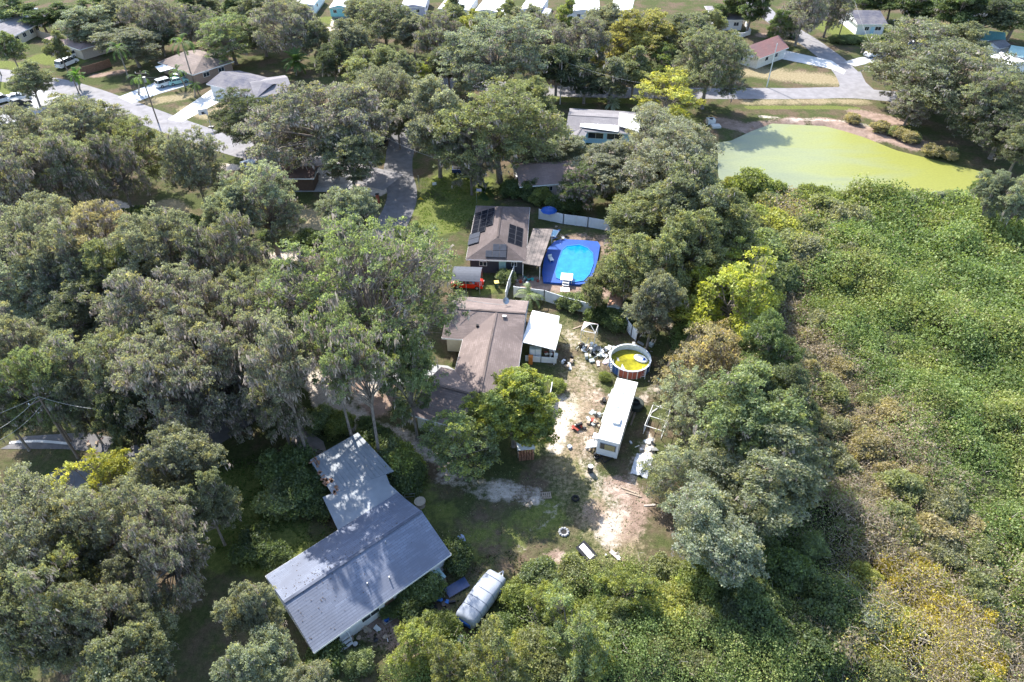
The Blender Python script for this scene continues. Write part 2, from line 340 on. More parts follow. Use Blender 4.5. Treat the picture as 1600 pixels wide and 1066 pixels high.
ASPH = mat('asphalt', (0.17, 0.165, 0.17), 0.95, scale=0.9, c2=(0.11, 0.107, 0.11), bump=0.3, bscale=30)
ASPH2 = mat('old_asphalt', (0.26, 0.25, 0.26), 0.95, scale=0.6, c2=(0.18, 0.173, 0.18))
strip('road', pxs([(-60, 870), (20, 805), (110, 752), (200, 725), (290, 695), (400, 625), (470, 560), (540, 460), (600, 370), (628, 310), (622, 260), (640, 190), (680, 150), (720, 90)]), 5.2, 0.012, ASPH)
strip('road', pxs([(-60, 112), (0, 117), (100, 136), (200, 170), (280, 200), (345, 222), (430, 245), (520, 262), (615, 285)]), 6.4, 0.016, ASPH2)
strip('road', pxs([(740, 132), (870, 142), (1000, 145), (1150, 146), (1250, 146), (1330, 145), (1420, 152), (1560, 150)]), 6.4, 0.012, ASPH2)
strip('road', pxs([(1336, 142), (1326, 118), (1300, 92), (1262, 64), (1225, 40), (1190, 15), (1160, -20)]), 6.0, 0.016, ASPH2)
polysheet('road', pxs([(1292, 145), (1308, 139), (1318, 128), (1316, 112), (1345, 112), (1352, 128), (1370, 144)]), 0.020, ASPH2)
polysheet('driveway', pxs([(262, 187), (333, 138), (360, 150), (284, 191)]), 0.024, CONC)
polysheet('driveway', pxs([(184, 152), (245, 128), (305, 118), (306, 130), (250, 146), (206, 162)]), 0.024, mat('painted_concrete', (0.36, 0.40, 0.46), 0.8, var=0.12, scale=0.8))
polysheet('driveway', pxs([(1198, 72), (1250, 84), (1300, 95), (1322, 111), (1318, 116), (1300, 108), (1250, 98), (1185, 85)]), 0.026, CONC)
polysheet('driveway', pxs([(1318, 97), (1342, 90), (1392, 82), (1396, 92), (1362, 98), (1336, 104)]), 0.026, CONC2)
polysheet('driveway', pxs([(585, 560), (700, 572), (722, 585), (720, 602), (650, 600), (575, 600)]), 0.024, CONC2)
polysheet('driveway', pxs([(0, 702), (40, 682), (130, 676), (180, 684), (165, 708), (100, 702)]), 0.030, ASPH)
polysheet('driveway', pxs([(462, 660), (505, 690), (515, 720), (490, 735), (455, 690)]), 0.022, mat('packed_dirt', (0.34, 0.29, 0.27), 1, scale=1.2, c2=(0.22, 0.19, 0.17)))
polysheet('driveway', pxs([(390, 268), (470, 258), (560, 275), (545, 300), (440, 300)]), 0.022, CONC2)
polysheet('driveway', pxs([(60, 128), (0, 180), (0, 195), (50, 185), (100, 150)]), 0.010, CONC2)
strip('sidewalk', pxs([(15, 692), (60, 690), (110, 694)]), 0.35, 0.06, CONC)
# ---------------------------------------------------------------- trees
def rdir(rng, n): v = rng.normal(size=(n, 3)); return v/np.linalg.norm(v, axis=1, keepdims=True)
def leaves(rng, P, Nrm, size, tint, aspect=0.55, upmix=0.55):
    """rhombic leaf sprays at P, loosely facing Nrm"""
    n = len(P); d = Nrm*upmix + rdir(rng, n)*1.0; d /= np.linalg.norm(d, axis=1, keepdims=True)
    r = rdir(rng, n); a = np.cross(d, r); a /= np.linalg.norm(a, axis=1, keepdims=True); b = np.cross(d, a)
    s = (size*rng.uniform(0.6, 1.4, n))[:, None]; a = a*s; b = b*s*aspect
    V = np.stack([P-a, P+a*0.9+b*1.3, P+a*0.5-b*1.5], 1).reshape(-1, 3)
    return V, tint
def gen_tree(seed, R, H, nl, nsub, nleaf, ls, moss=0, flat=0.55, lobe=(0.26, 0.42), gap=0.0, trunk_r=0.45, twig=1.0, clump=(0.5, 1.0), low=-0.15, double=False, hue=0.1, huem=(1.18, 1.06, 0.75), hubk=0.40):
    """returns (crown mesh, trunk mesh, moss mesh, crown centre height)"""
    rng = np.random.default_rng(seed); zc = H - R*flat
    L = []; o1, o2, o3 = rng.uniform(0, 6.28, 3)
    tries = 0
    while len(L) < nl and tries < 4000:
        tries += 1
        ph = rng.uniform(0, 2*math.pi); el = math.asin(rng.uniform(low, 0.98)); q = rng.uniform(0.45, 1.0)**0.7
        rl = R*rng.uniform(*lobe); env = 1+0.16*math.sin(2*ph+o1)+0.12*math.sin(3*ph+o2)+0.07*math.sin(5*ph+o3); rr = (R*env-rl*0.6)*q
        c = np.array([rr*math.cos(el)*math.cos(ph), rr*math.cos(el)*math.sin(ph), rr*math.sin(el)*flat])
        if all(np.linalg.norm((c-o[0])/np.array([1, 1, .8])) > (rl+o[1])*0.5 for o in L): L.append((c, rl))
    subs = []
    for c, rl in L:
        d = rdir(rng, int(nsub*(rl/R/0.34)**2)); d[:, 2] = np.where(d[:, 2] < -0.35, -d[:, 2], d[:, 2])
        s = c + d*np.array([1, 1, 0.82])*rl*rng.uniform(0.45, 1.18, len(d))[:, None]
        tl = rng.uniform(0.86, 1.16)
        for i in range(len(d)): subs.append((s[i], rng.uniform(*clump), d[i], tl*rng.uniform(0.82, 1.2), rng.uniform()))
    keep = []
    C = np.array([c for c, _ in L]); RL = np.array([r for _, r in L])
    for s in subs:
        dd = np.linalg.norm((s[0]-C)/np.array([1, 1, .82]), axis=1)/RL
        if (dd < 0.42).any(): continue
        if rng.uniform() < gap: continue
        keep.append(s)
    subs = keep; ns = len(subs)
    cen = np.array([s[0] for s in subs]); cr = np.array([s[1] for s in subs]); cn = np.array([s[2] for s in subs]); ct = np.array([s[3] for s in subs]); ch = np.array([s[4] for s in subs])
    per = nleaf; idx = np.repeat(np.arange(ns), per)
    idx = idx[rng.uniform(size=len(idx)) < (cr[idx]/clump[1])**1.2]
    d = rdir(rng, len(idx)); d[:, 2] = np.where(d[:, 2] < -0.25, -d[:, 2]*0.6, d[:, 2])
    rad = rng.uniform(0.3, 1.0, len(idx))+np.abs(rng.normal(size=len(idx)))*0.16
    P = cen[idx] + d*np.array([1, 1, 0.8])*(cr[idx]*rad)[:, None]
    P[:, 2] += zc
    N = d*0.7 + cn[idx]*0.35 + np.array([0, 0, 0.25])
    t = (ct[idx]*rng.uniform(0.72, 1.3, len(idx)))[:, None]
    col = np.repeat(t, 3, 1); hm = (ch[idx] < hue)[:, None]
    col = np.where(hm, col*np.array(huem), col)
    # young pale shoots and some grey
    g = rng.uniform(size=len(idx)) < 0.10; col[g] = col[g]*np.array([1.35, 1.32, 1.1])
    V, col = leaves(rng, P, N, ls, col)
    crown = np_mesh('crown', V, len(idx), 3, LEAF, col)
    # trunk, limbs, twigs
    b = MB(); rr = random.Random(seed); hub = H*hubk
    bases = [(0, 0)] if not double else [(-.5, 0), (.5, .2)]
    hubs = []
    for bx, by in bases:
        hx, hy = bx*3+rr.uniform(-.5, .5), by*3+rr.uniform(-.5, .5)
        b.tube([(bx, by, -0.3), (bx*1.1, by, 0.5), ((bx+hx)/2, (by+hy)/2, hub*0.6), (hx, hy, hub)], [trunk_r*1.5, trunk_r*1.05, trunk_r*0.9, trunk_r*0.85], 8); hubs.append((hx, hy))
    for k, (c, rl) in enumerate(L):
        hx, hy = hubs[k % len(hubs)]; e = Vector((c[0], c[1], zc+c[2]-rl*0.15)); s = Vector((hx, hy, hub*rr.uniform(0.75, 1.0)))
        m1 = s.lerp(e, 0.35)+Vector((rr.uniform(-.6, .6), rr.uniform(-.6, .6), rr.uniform(0, 1.0)*R/9)); m2 = s.lerp(e, 0.7)+Vector((rr.uniform(-.7, .7), rr.uniform(-.7, .7), rr.uniform(-0.2, .7)*R/9))
        r0 = trunk_r*rr.uniform(0.28, 0.5)
        b.tube([s, m1, m2, e], [r0, r0*0.7, r0*0.45, r0*0.2], 5, False)
        near = [i for i in range(ns) if np.linalg.norm(cen[i]-c) < rl*1.25]
        rr.shuffle(near)
        for i in near[:int(9*twig)]:
            t_ = Vector(cen[i])+Vector((0, 0, zc)); t_ += Vector(cn[i])*cr[i]*rr.uniform(0.3, 1.25); mid = m2.lerp(t_, 0.5)+Vector((rr.uniform(-.5, .5), rr.uniform(-.5, .5), rr.uniform(-.1, .5)))*(R/9)
            b.tube([m2.lerp(e, rr.uniform(0, 1)), mid, t_], [r0*0.28, r0*0.17, 0.012], 3, False)
    tme = bpy.data.meshes.new('trunk'); tme.from_pydata(b.v, [], b.f); tme.materials.append(BARK); tme.update()
    mm = None
    if moss:
        k = rng.integers(0, ns, moss); o = cen[k]+rdir(rng, moss)*np.array([1, 1, .3])*(cr[k]*0.9)[:, None]; o[:, 2] += zc - cr[k]*0.15
        # a hank hangs as several strands together
        m3 = 9; o = np.repeat(o, m3, 0)+rng.normal(size=(moss*m3, 3))*np.array([.28, .28, .2])
        Lh = rng.uniform(0.25, 1.05, len(o))*np.repeat(rng.uniform(0.5, 1.3, moss), m3); w = rng.uniform(0.05, 0.13, len(o)); an = rng.uniform(0, math.pi, len(o))
        u = np.stack([np.cos(an)*w, np.sin(an)*w, np.zeros(len(o))], 1); sw = rng.normal(size=(len(o), 3))*0.08; sw[:, 2] = 0
        dn = np.stack([np.zeros(len(o)), np.zeros(len(o)), -Lh], 1)
        V = np.stack([o-u*.6, o+dn*.5-u+sw, o+dn+sw*2, o+dn*.4+u], 1).reshape(-1, 3)
        c = rng.uniform(0.6, 1.25, len(o))[:, None]*np.array([[1, 1, 1]]); mm = np_mesh('moss', V, len(o), 4, MOSSM, c)
    return crown, tme, mm, zc
PROTO = {}
def proto(key, n, R, H, **k):
    PROTO[key] = [(*gen_tree(100*len(PROTO)+i+7, R, H, **k), R) for i in range(n)]
proto('oak', 3, 9, 17.5, nl=50, nsub=58, nleaf=64, ls=0.132, moss=300, gap=0.07, flat=0.85, low=-0.75, clump=(0.3, 0.8), twig=1.8, lobe=(0.16, 0.34))
proto('oak_mossy', 4, 9, 18, nl=48, nsub=50, nleaf=60, ls=0.132, moss=900, gap=0.12, flat=0.88, low=-0.8, hubk=0.42, clump=(0.3, 0.75), twig=2.4, lobe=(0.15, 0.31))
proto('oak_mid', 3, 5.5, 14, nl=30, nsub=54, nleaf=64, ls=0.122, moss=90, gap=0.05, flat=1.0, trunk_r=0.28, clump=(0.28, 0.65), low=-0.85, twig=1.8, lobe=(0.2, 0.38))
proto('oak_tall', 2, 6, 19, nl=34, nsub=34, nleaf=50, ls=0.125, moss=260, gap=0.35, flat=0.8, twig=2.4, hubk=0.55, low=-0.6, trunk_r=0.28, clump=(0.3, 0.7), lobe=(0.18, 0.34))
proto('fresh', 1, 11, 20.5, nl=70, nsub=44, nleaf=60, ls=0.135, moss=420, gap=0.2, flat=0.75, twig=3.0, trunk_r=0.55, lobe=(0.13, 0.26), clump=(0.3, 0.8), hue=0.25, huem=(1.08, 1.12, 0.85), low=-0.6)
proto('dense', 1, 4.2, 10.5, nl=34, nsub=40, nleaf=90, ls=0.11, gap=0.0, flat=1.12, trunk_r=0.25, clump=(0.3, 0.5), low=-0.85, hue=0.3, huem=(1.5, 1.3, 0.7), lobe=(0.24, 0.36))
proto('loose', 2, 5, 10, nl=30, nsub=40, nleaf=50, ls=0.125, gap=0.2, flat=0.9, trunk_r=0.2, clump=(0.25, 0.6), twig=2.4, lobe=(0.16, 0.32), hue=0.4, huem=(1.3, 1.2, 0.75), low=-0.8)
proto('scraggly', 2, 6, 10, nl=30, nsub=38, nleaf=45, ls=0.12, gap=0.36, flat=0.9, trunk_r=0.22, clump=(0.25, 0.65), twig=3.4, moss=60, hue=0.3, huem=(1.3, 1.2, 0.95), low=-0.8)
proto('cypress', 2, 3.4, 12, nl=20, nsub=44, nleaf=58, ls=0.13, moss=60, gap=0.08, flat=1.6, trunk_r=0.22, clump=(0.3, 0.7), low=-0.85)
KC = {'goldtree': (0.31, 0.29, 0.11), 'grey': (0.245, 0.25, 0.188), 'oak': (0.212, 0.226, 0.15), 'olive': (0.225, 0.24, 0.125), 'silver': (0.27, 0.295, 0.225), 'dark': (0.12, 0.14, 0.085), 'green': (0.21, 0.25, 0.13), 'bright': (0.235, 0.27, 0.095), 'lime': (0.34, 0.345, 0.11), 'gold': (0.46, 0.38, 0.07), 'brown': (0.33, 0.285, 0.18), 'deep': (0.13, 0.17, 0.075), 'greyolive': (0.25, 0.25, 0.165)}
MOSSC = (0.40, 0.345, 0.30)
rt = random.Random(5); RK = 1.15
def tree(px, py, r, kind, colr, label, hscale=1.0, name=None, group=None, moss=1.0, lift=None):
    name = name or {'oak': 'oak_tree', 'oak_mossy': 'oak_tree', 'oak_tall': 'oak_tree', 'oak_mid': 'oak_tree', 'fresh': 'oak_tree', 'dense': 'broadleaf_tree', 'loose': 'young_tree', 'scraggly': 'young_tree', 'cypress': 'evergreen_tree'}[kind]
    cr, tr, mo, zc, R0 = rt.choice(PROTO[kind])
    p = gp(px, py, 6)
    for _ in range(4):
        s = (r*(RK if py > 170 else 1.04)*depth(p)/FPX)/R0; sz = hscale*min(s, 1.0+0.35*(s-1)) if s > 1 else s**0.35*hscale
        if py < 260: sz *= 0.84
        p = gp(px, py, zc*sz)
    t = thing(name, label, 'tree', (p.x, p.y, 0), rt.uniform(0, 6.28), group)
    sx = rt.uniform(0.86, 1.16); t.scale = (s*sx, s/sx, sz*rt.uniform(0.94, 1.08))
    c = KC[colr] if isinstance(colr, str) else colr
    j = rt.uniform(0.92, 1.08); c = tuple(x*j for x in c)
    obj('trunk', tr, t)
    obj('crown', cr, t, c)
    if mo and moss: obj('moss', mo, t, MOSSC)['kind'] = 'stuff'
    return t
def stage_trees(tab):
    for row in tab: tree(*row[:6], **(row[6] if len(row) > 6 else {}))
g = 'oaks along the left side'
TREES = [
 # --- upper left
 (45, 128, 30, 'oak_mid', 'oak', 'oak with leaning twin trunks beside the black pickup, top left', dict(hscale=0.8)),
 (92, 78, 17, 'cypress', 'olive', 'tall narrow tree with small top between road and brown roof, top left'),
 (14, 75, 20, 'oak_mid', 'green', 'rounded bush-like tree in front of the cream house at the left edge'),
 (20, 15, 26, 'cypress', 'green', 'bright evergreen at the top left corner behind the blue-grey roof', dict(hscale=0.8)),
 (62, 25, 24, 'cypress', 'deep', 'dark evergreen directly behind the cream house, top left', dict(hscale=0.7)),
 (95, 22, 22, 'cypress', 'deep', 'dark evergreen right of its twin behind the cream house, top left', dict(hscale=0.6)),
 (128, 20, 16, 'cypress', 'green', 'light green hedge tree at the top edge left of the grey oak', dict(hscale=0.6)),
 (148, 42, 46, 'oak_mid', 'silver', 'silvery oak overhanging the brown hip roof, top left', dict(hscale=0.7)),
 (205, 68, 44, 'oak_mid', 'grey', 'grey oak just left of the tall palms, top left', dict(hscale=0.7)),
 (188, 20, 30, 'oak_mid', 'grey', 'grey oak crown touching the top edge, fourth from the left corner'),
 (238, 28, 42, 'oak_mossy', 'grey', 'moss-draped oak behind the brown roof with palms'),
 (290, 38, 40, 'oak_mossy', 'oak', 'shaded mossy oak between the brown roof and the big green oak', dict(hscale=0.8)),
 (358, 58, 54, 'oak', 'green', 'big rounded green oak behind the dark roofed white house', dict(hscale=0.78)),
 (322, 12, 26, 'oak_mid', 'oak', 'oak at the top edge above the big rounded green oak', dict(hscale=0.7)),
 (420, 12, 40, 'oak_mid', 'oak', 'oak at the top edge left of the gap with the teal mobile home'),
 (452, 45, 48, 'oak_mossy', 'grey', 'mossy oak standing right of the round sabal palm'),
 (390, 188, 50, 'oak', 'dark', 'dense dark oak over the lawn right of the basketball hoop', dict(hscale=0.85)),
 (600, 38, 52, 'oak', 'oak', 'broad oak at the top between the teal and the lilac mobile homes', dict(hscale=0.85)),
 (548, 62, 34, 'oak_mid', 'grey', 'smaller grey oak under the teal mobile home gap'),
 (680, 62, 42, 'oak_mossy', 'oak', 'oak with hanging moss below the lilac mobile home'),
 (715, 22, 28, 'cypress', 'olive', 'narrow olive tree in front of the white mobile homes near centre top'),
 (628, 118, 34, 'oak_mid', 'oak', 'oak right of the little grey shed roof, upper centre'),
 (582, 106, 44, 'oak_mid', 'olive', 'warm olive oak crown left of the little grey shed roof'),
 (660, 118, 26, 'loose', 'bright', 'bright green tree in the dark gap above the parked red car'),
 (775, 88, 84, 'oak', 'silver', 'very broad silver-grey oak, upper centre'),
 (510, 198, 90, 'oak_mossy', 'grey', 'great mossy oak over the cul-de-sac, left of the road'),
 (600, 152, 54, 'oak', 'grey', 'oak crown leaning over the road above the parked cars'),
 (462, 205, 46, 'oak_mossy', 'oak', 'mossy oak crown between the dark oak and the great mossy oak', dict(hscale=0.8)),
 (545, 245, 42, 'oak_mid', 'oak', 'lower oak crown beside the sunlit sand drive at the road'),
 (780, 210, 88, 'oak', 'olive', 'great olive oak shading the pink roofed house, centre top'),
 (682, 196, 54, 'oak_mid', 'grey', 'oak right of the road, above the yellow road sign', dict(hscale=1.25)),
 (868, 235, 48, 'oak_mid', 'oak', 'oak overhanging the right end of the pink roof', dict(hscale=0.5)),
 (1038, 246, 84, 'oak', 'grey', 'massive grey oak left of the green pond', dict(hscale=0.85)),
 (950, 262, 52, 'oak_mid', 'grey', 'oak with moss above the white vinyl fence and pool', dict(hscale=0.6)),
 (905, 290, 34, 'oak_mossy', 'deep', 'dark mossy oak overhanging the white fence behind the pool', dict(hscale=0.6)),
 (1042, 158, 58, 'loose', 'lime', 'bright yellow-lime leafed tree right of the white roofed house', dict(name='lime_leafed_tree')),
 (1108, 110, 60, 'oak', 'oak', 'dark oak in front of the brick-red roofed house by the pond'),
 (1078, 60, 40, 'oak_mid', 'oak', 'oak crown below the grey roofed house with white walls, upper right'),
 (1005, 60, 48, 'oak_mid', 'goldtree', 'orange-tinged golden tree, upper centre right', dict(name='autumn_tree')),
 (962, 92, 40, 'loose', 'goldtree', 'thin yellowing tree left of the lime leafed tree', dict(name='autumn_tree')),
 (1035, 105, 30, 'loose', 'deep', 'glossy dark green papaya-like tree just behind the lime leafed tree'),
 (905, 75, 48, 'oak_mossy', 'grey', 'mossy oak in the row behind the upper road, above the utility pole'),
 (850, 62, 36, 'oak_mossy', 'oak', 'mossy oak in the row behind the upper road, next to the broad silver oak'),
 (945, 45, 34, 'oak_mid', 'grey', 'grey oak in front of the wide white mobile home'),
 (820, 38, 30, 'oak_mid', 'grey', 'grey oak below the white mobile home with a lilac porch'),
 (790, 28, 22, 'oak_mid', 'olive', 'small olive tree between two white mobile homes'),
 (885, 30, 18, 'cypress', 'bright', 'bright green narrow tree beside the white mobile home, top centre'),
 (870, 108, 36, 'cypress', 'dark', 'dark hanging tree behind the utility pole on the upper road'),
 (915, 118, 30, 'cypress', 'dark', 'dark tree right of the utility pole, bending over the upper road'),
 (955, 118, 30, 'cypress', 'oak', 'dark tree third in line over the shaded upper road'),
 (992, 112, 26, 'cypress', 'olive', 'yellow-green tree fourth in line over the shaded upper road'),
 (1175, 12, 30, 'cypress', 'deep', 'dark evergreen behind the grey roofed house, top right'),
 (1145, 6, 24, 'cypress', 'deep', 'dark hedge tree at the top edge behind the grey roofed house'),
 (1255, 22, 40, 'oak_mossy', 'grey', 'mossy oak at the bend of the road, top right'),
 (1300, 12, 34, 'oak_mossy', 'oak', 'mossy oak at the top edge above the parked silver car'),
 (1222, 40, 18, 'oak_mid', 'deep', 'small dark tree beside the thin pole at the road bend'),
 (1460, 112, 112, 'oak', 'oak', 'enormous spreading oak at the end of the upper road', dict(hscale=0.85)),
 (1414, 124, 42, 'oak_mossy', 'grey', 'mossy left arm of oak above the pond bank, beside the white minivan', dict(hscale=0.7)),
 (1425, 165, 36, 'oak_mossy', 'grey', 'drooping mossy oak shading the bare pond bank', dict(hscale=0.6)),
 (1562, 165, 62, 'oak', 'oak', 'dark oak at the right edge beside the teal roofs'),
 (1568, 205, 54, 'oak', 'dark', 'dark oak overhanging the right end of the pond', dict(hscale=0.7)),
 (1600, 225, 34, 'oak_mid', 'oak', 'oak at the right edge level with the pond'),
 (1495, 22, 40, 'cypress', 'deep', 'dark wooded tree behind the enormous oak, top right'),
 (1540, 22, 44, 'cypress', 'dark', 'very dark tree behind the teal roofs, top right'),
 (1588, 30, 40, 'cypress', 'green', 'green tree in the top right corner', dict(hscale=0.7)),
 (1440, 4, 30, 'cypress', 'deep', 'dark tree at the top edge left of the top right woods'),
 (1395, 6, 26, 'cypress', 'deep', 'dark tree behind the slate roofed house, top right', dict(hscale=0.7)),
 (1355, 4, 24, 'cypress', 'deep', 'dark tree left of the slate roofed house, at the top edge', dict(hscale=0.7)),
 (498, 62, 24, 'oak_mid', 'oak', 'small oak right of the mossy oak behind the sabal palm'), (520, 98, 26, 'oak_mid', 'dark', 'dark small oak in the shaded gap below the teal mobile home'),
 (410, 60, 28, 'cypress', 'oak', 'oak right of the big rounded green oak, behind the dark roof', dict(hscale=0.7)), (250, 62, 26, 'oak_mid', 'dark', 'dark tree behind the left end of the tan hip roof', dict(hscale=0.6)),
 (565, 20, 26, 'oak_mid', 'grey', 'grey oak at the top edge right of the teal mobile home'), (645, 50, 26, 'oak_mid', 'grey', 'grey oak gap filler below the lilac mobile home left corner'),
 (748, 48, 26, 'oak_mid', 'lime', 'small yellow-green oak below the carport of the white mobile home'), (700, 100, 30, 'oak_mid', 'dark', 'dark oak left of the very broad silver-grey oak'),
 (1110, 40, 24, 'oak_mid', 'olive', 'olive tree covering the left corner of the grey hip roof'), (1130, 80, 28, 'oak_mid', 'oak', 'oak hiding the white garden wall, left of the brick-red roof'),
 (300, 8, 24, 'cypress', 'deep', 'dark tree at the top edge, seventh from the left corner'), (165, 10, 20, 'cypress', 'deep', 'dark tree at the top edge behind the silvery oak'),
 (370, 10, 26, 'cypress', 'green', 'green tree at the top edge behind the big rounded green oak'), (1500, 70, 40, 'oak_mid', 'oak', 'right shoulder of the oak mass in front of the white shed'),
 (1475, 145, 36, 'oak', 'oak', 'oak behind the right half of the pond bank', dict(hscale=0.65)),
  (620, 185, 26, 'oak_mid', 'oak', 'small oak on the left kerb of the shaded road'),
 (735, 250, 34, 'oak_mossy', 'grey', 'mossy oak lobe above the dark blue pickup'), (830, 165, 40, 'oak_mid', 'olive', 'upper right lobe oak of the great olive oak'),
 # --- left canopy
 (440, 580, 54, 'oak_tall', 'grey', 'tall mossy oak whose shade dapples the metal carport', dict(hscale=1.12)),
 (518, 546, 44, 'oak_tall', 'green', 'thin tall green oak added to dapple the slate blue roof, between the carport-shading oak and the huge green oak', dict(hscale=1.3)), (566, 578, 52, 'oak_tall', 'green', 'tall thin oak added to shade the slate blue roof, over the white sand drive left of the brown roof', dict(hscale=1.15)), (405, 575, 58, 'oak_mossy', 'grey', 'tall mossy oak left of the one shading the carport'),  # both thin green oaks are added so their crowns dapple the slate roof
(332, 585, 82, 'oak_mossy', 'grey', 'big mossy oak with thick pale trunk above the lower left lawn'),
 (100, 430, 50, 'oak', 'grey', 'grey oak between two bigger ones in the left canopy, level with the blue pool'), (200, 440, 46, 'oak_mid', 'olive', 'olive oak gap in the left canopy, upper part'),
 (105, 520, 44, 'oak', 'silver', 'silvery oak just above the hidden brown roof', dict(hscale=0.6)), (290, 560, 44, 'oak_mid', 'oak', 'smaller oak among the pale mossy oaks, left canopy'),
 (125, 636, 26, 'oak_mid', 'grey', 'small grey oak above the lower left driveway'), (385, 470, 40, 'oak_mid', 'oak', 'oak at the left rim of the great fresh green oak'), (10, 420, 40, 'oak', 'grey', 'grey oak cut by the left edge, level with the pool'),
 (0, 640, 36, 'oak', 'oak', 'oak cut by the left edge above the lower left driveway'), (130, 910, 50, 'oak', 'olive', 'olive oak in the middle of the bottom left mass'),
 (55, 222, 62, 'oak', 'grey', 'large grey oak below the black pickup at the left edge'),
 (135, 220, 58, 'oak', 'grey', 'large grey oak in front of the upper left road'),
 (205, 232, 48, 'oak', 'olive', 'olive oak crown left of the mid-sized round oak near the road'),
 (30, 290, 60, 'oak_mossy', 'grey', 'mossy oak at the left edge, upper third'),
 (100, 280, 50, 'oak_mossy', 'oak', 'oak with dark gnarled limbs above the small sunlit lawn gap'),
 (182, 268, 34, 'oak_mossy', 'oak', 'mossy oak left of the tan grass clearing'),
 (303, 262, 44, 'oak', 'grey', 'rounded grey-green oak above the tan grass clearing'),
 (414, 322, 52, 'oak', 'silver', 'silvery oak with curving white trunk beside the tan lawn'),
 (362, 348, 34, 'oak_mid', 'silver', 'small silvery oak crown right of the tan grass clearing'),
 (545, 338, 42, 'oak_mid', 'silver', 'round silvery oak at the edge of the sunlit road'),
 (60, 380, 66, 'oak', 'grey', 'grey oak at the left edge below the lawn gap'),
 (165, 395, 56, 'oak_mossy', 'brown', 'brownish mossy oak crown below the concrete patch, left'),
 (255, 412, 64, 'oak', 'grey', 'grey oak below the tan grass clearing'),
 (345, 415, 62, 'oak_mossy', 'oak', 'mossy oak between the clearing and the great fresh green oak'),
 (50, 470, 66, 'oak', 'silver', 'silver oak at the left edge, level with the blue pool', dict(hscale=0.72)),
 (150, 480, 70, 'oak', 'oak', 'olive oak in the left canopy above the hidden brown roof', dict(hscale=0.68)),
 (240, 500, 76, 'oak_mossy', 'grey', 'mossy grey oak in the middle of the left canopy'),
 (330, 500, 70, 'oak_mossy', 'grey', 'mossy grey oak left of the great fresh green oak'),
 (415, 520, 62, 'oak_mossy', 'oak', 'mossy oak touching the great fresh green oak'),
 (30, 560, 50, 'oak', 'grey', 'grey oak left of the hidden brown roof'),
 (165, 590, 66, 'oak', 'oak', 'oak crown right of the hidden brown roof'),
 (62, 618, 50, 'oak', 'green', 'rounded green oak below the hidden brown roof'),
 (255, 605, 80, 'oak_mossy', 'grey', 'pale mossy oak above the curving lower left road'),
 (430, 625, 50, 'oak_mossy', 'oak', 'thin mossy oak beside the white sand drive'),
 (200, 665, 34, 'oak_mid', 'dark', 'dark small oak beside the pole over the curving road'),
 (160, 758, 52, 'loose', 'lime', 'yellow-green tree beside the lower left road', dict(name='yellow_tree')),
 (280, 735, 56, 'oak_mid', 'grey', 'grey oak between the yellow-green tree and the dark lawn'),
 (322, 792, 34, 'oak_mid', 'oak', 'small oak at the left edge of the dark lawn'),
 (70, 865, 92, 'oak', 'grey', 'large grey oak at the left edge of the lower corner'),
 (190, 840, 74, 'oak', 'grey', 'large grey oak below the yellow-green tree'),
 (262, 868, 60, 'oak_mossy', 'grey', 'oak with exposed dark forking limbs near the slate blue roof'),
 (60, 985, 84, 'oak', 'oak', 'olive oak filling the bottom left corner'),
 (160, 975, 66, 'oak', 'grey', 'grey oak second from the bottom left corner'),
 (215, 1055, 60, 'oak_mid', 'oak', 'oak at the bottom edge left of the gap with bare limbs'),
 (400, 965, 34, 'oak_mid', 'grey', 'oak beside the left gable of the slate blue roof'),
 (405, 1040, 46, 'oak_mid', 'silver', 'silvery oak at the bottom edge under the slate blue roof corner'),
 (485, 1088, 38, 'oak_mid', 'grey', 'grey oak crown at the bottom edge right of the silvery one'),
 # --- centre
 (582, 478, 134, 'fresh', 'green', 'huge fresh green oak with pale branches over the white sand drive, centre left'),
 (498, 505, 52, 'oak_mid', 'green', 'fresh green oak at the lower left rim of the huge one'), (645, 400, 34, 'oak_mid', 'green', 'small fresh green oak at the upper right rim of the huge one'),
 (640, 596, 36, 'oak_mid', 'green', 'small green oak crown over the brown south wing', dict(hscale=1.35)),
 (803, 640, 56, 'dense', 'bright', 'dense round tree with bright green clumps against the brown roof'),
 (718, 695, 56, 'loose', 'green', 'loose yellow-green tree in front of the cream gable wall'),
 # --- right
 (1005, 350, 56, 'oak_mid', 'olive', 'olive oak right of the pool and white fence', dict(hscale=0.75)),
 (1068, 330, 58, 'oak_mid', 'oak', 'oak left of the pond end, above the thicket'),
 (962, 428, 32, 'oak_mid', 'olive', 'leaning oak right beside the blue pool', dict(hscale=0.7)),
 (1015, 420, 50, 'oak_mid', 'olive', 'oak above the orange shed roof'),
 (1080, 395, 56, 'oak_mid', 'olive', 'olive oak in the middle of the right thicket'),
 (928, 458, 20, 'oak_mid', 'olive', 'small oak between pool and orange shed roof', dict(hscale=0.6)),
 (1022, 478, 36, 'oak_mid', 'grey', 'oak right of the orange shed roof'),
 (1125, 355, 50, 'oak_mid', 'olive', 'warm olive oak below the pond corner'),
 (1150, 410, 40, 'loose', 'bright', 'yellow-green small tree above the big bright one'),
 (1140, 474, 86, 'loose', (0.30, 0.33, 0.085), 'big bright yellow-green tree right of the round pool'),
 (1118, 575, 66, 'scraggly', 'brown', 'scraggly yellow-brown tree right of the white trailer'),
 (1198, 552, 46, 'oak_mid', 'deep', 'deep green tree at the edge of the vine field'),
 (1170, 650, 74, 'oak_mid', 'green', 'green oak in line with the trailer at the vine field edge'),
 (1075, 640, 52, 'scraggly', 'silver', 'thin silvery tree right of the white pipe frame'),
 (1190, 740, 84, 'oak_mid', 'oak', 'broad oak casting deep shade beside the brown scrub', dict(hscale=0.8)),
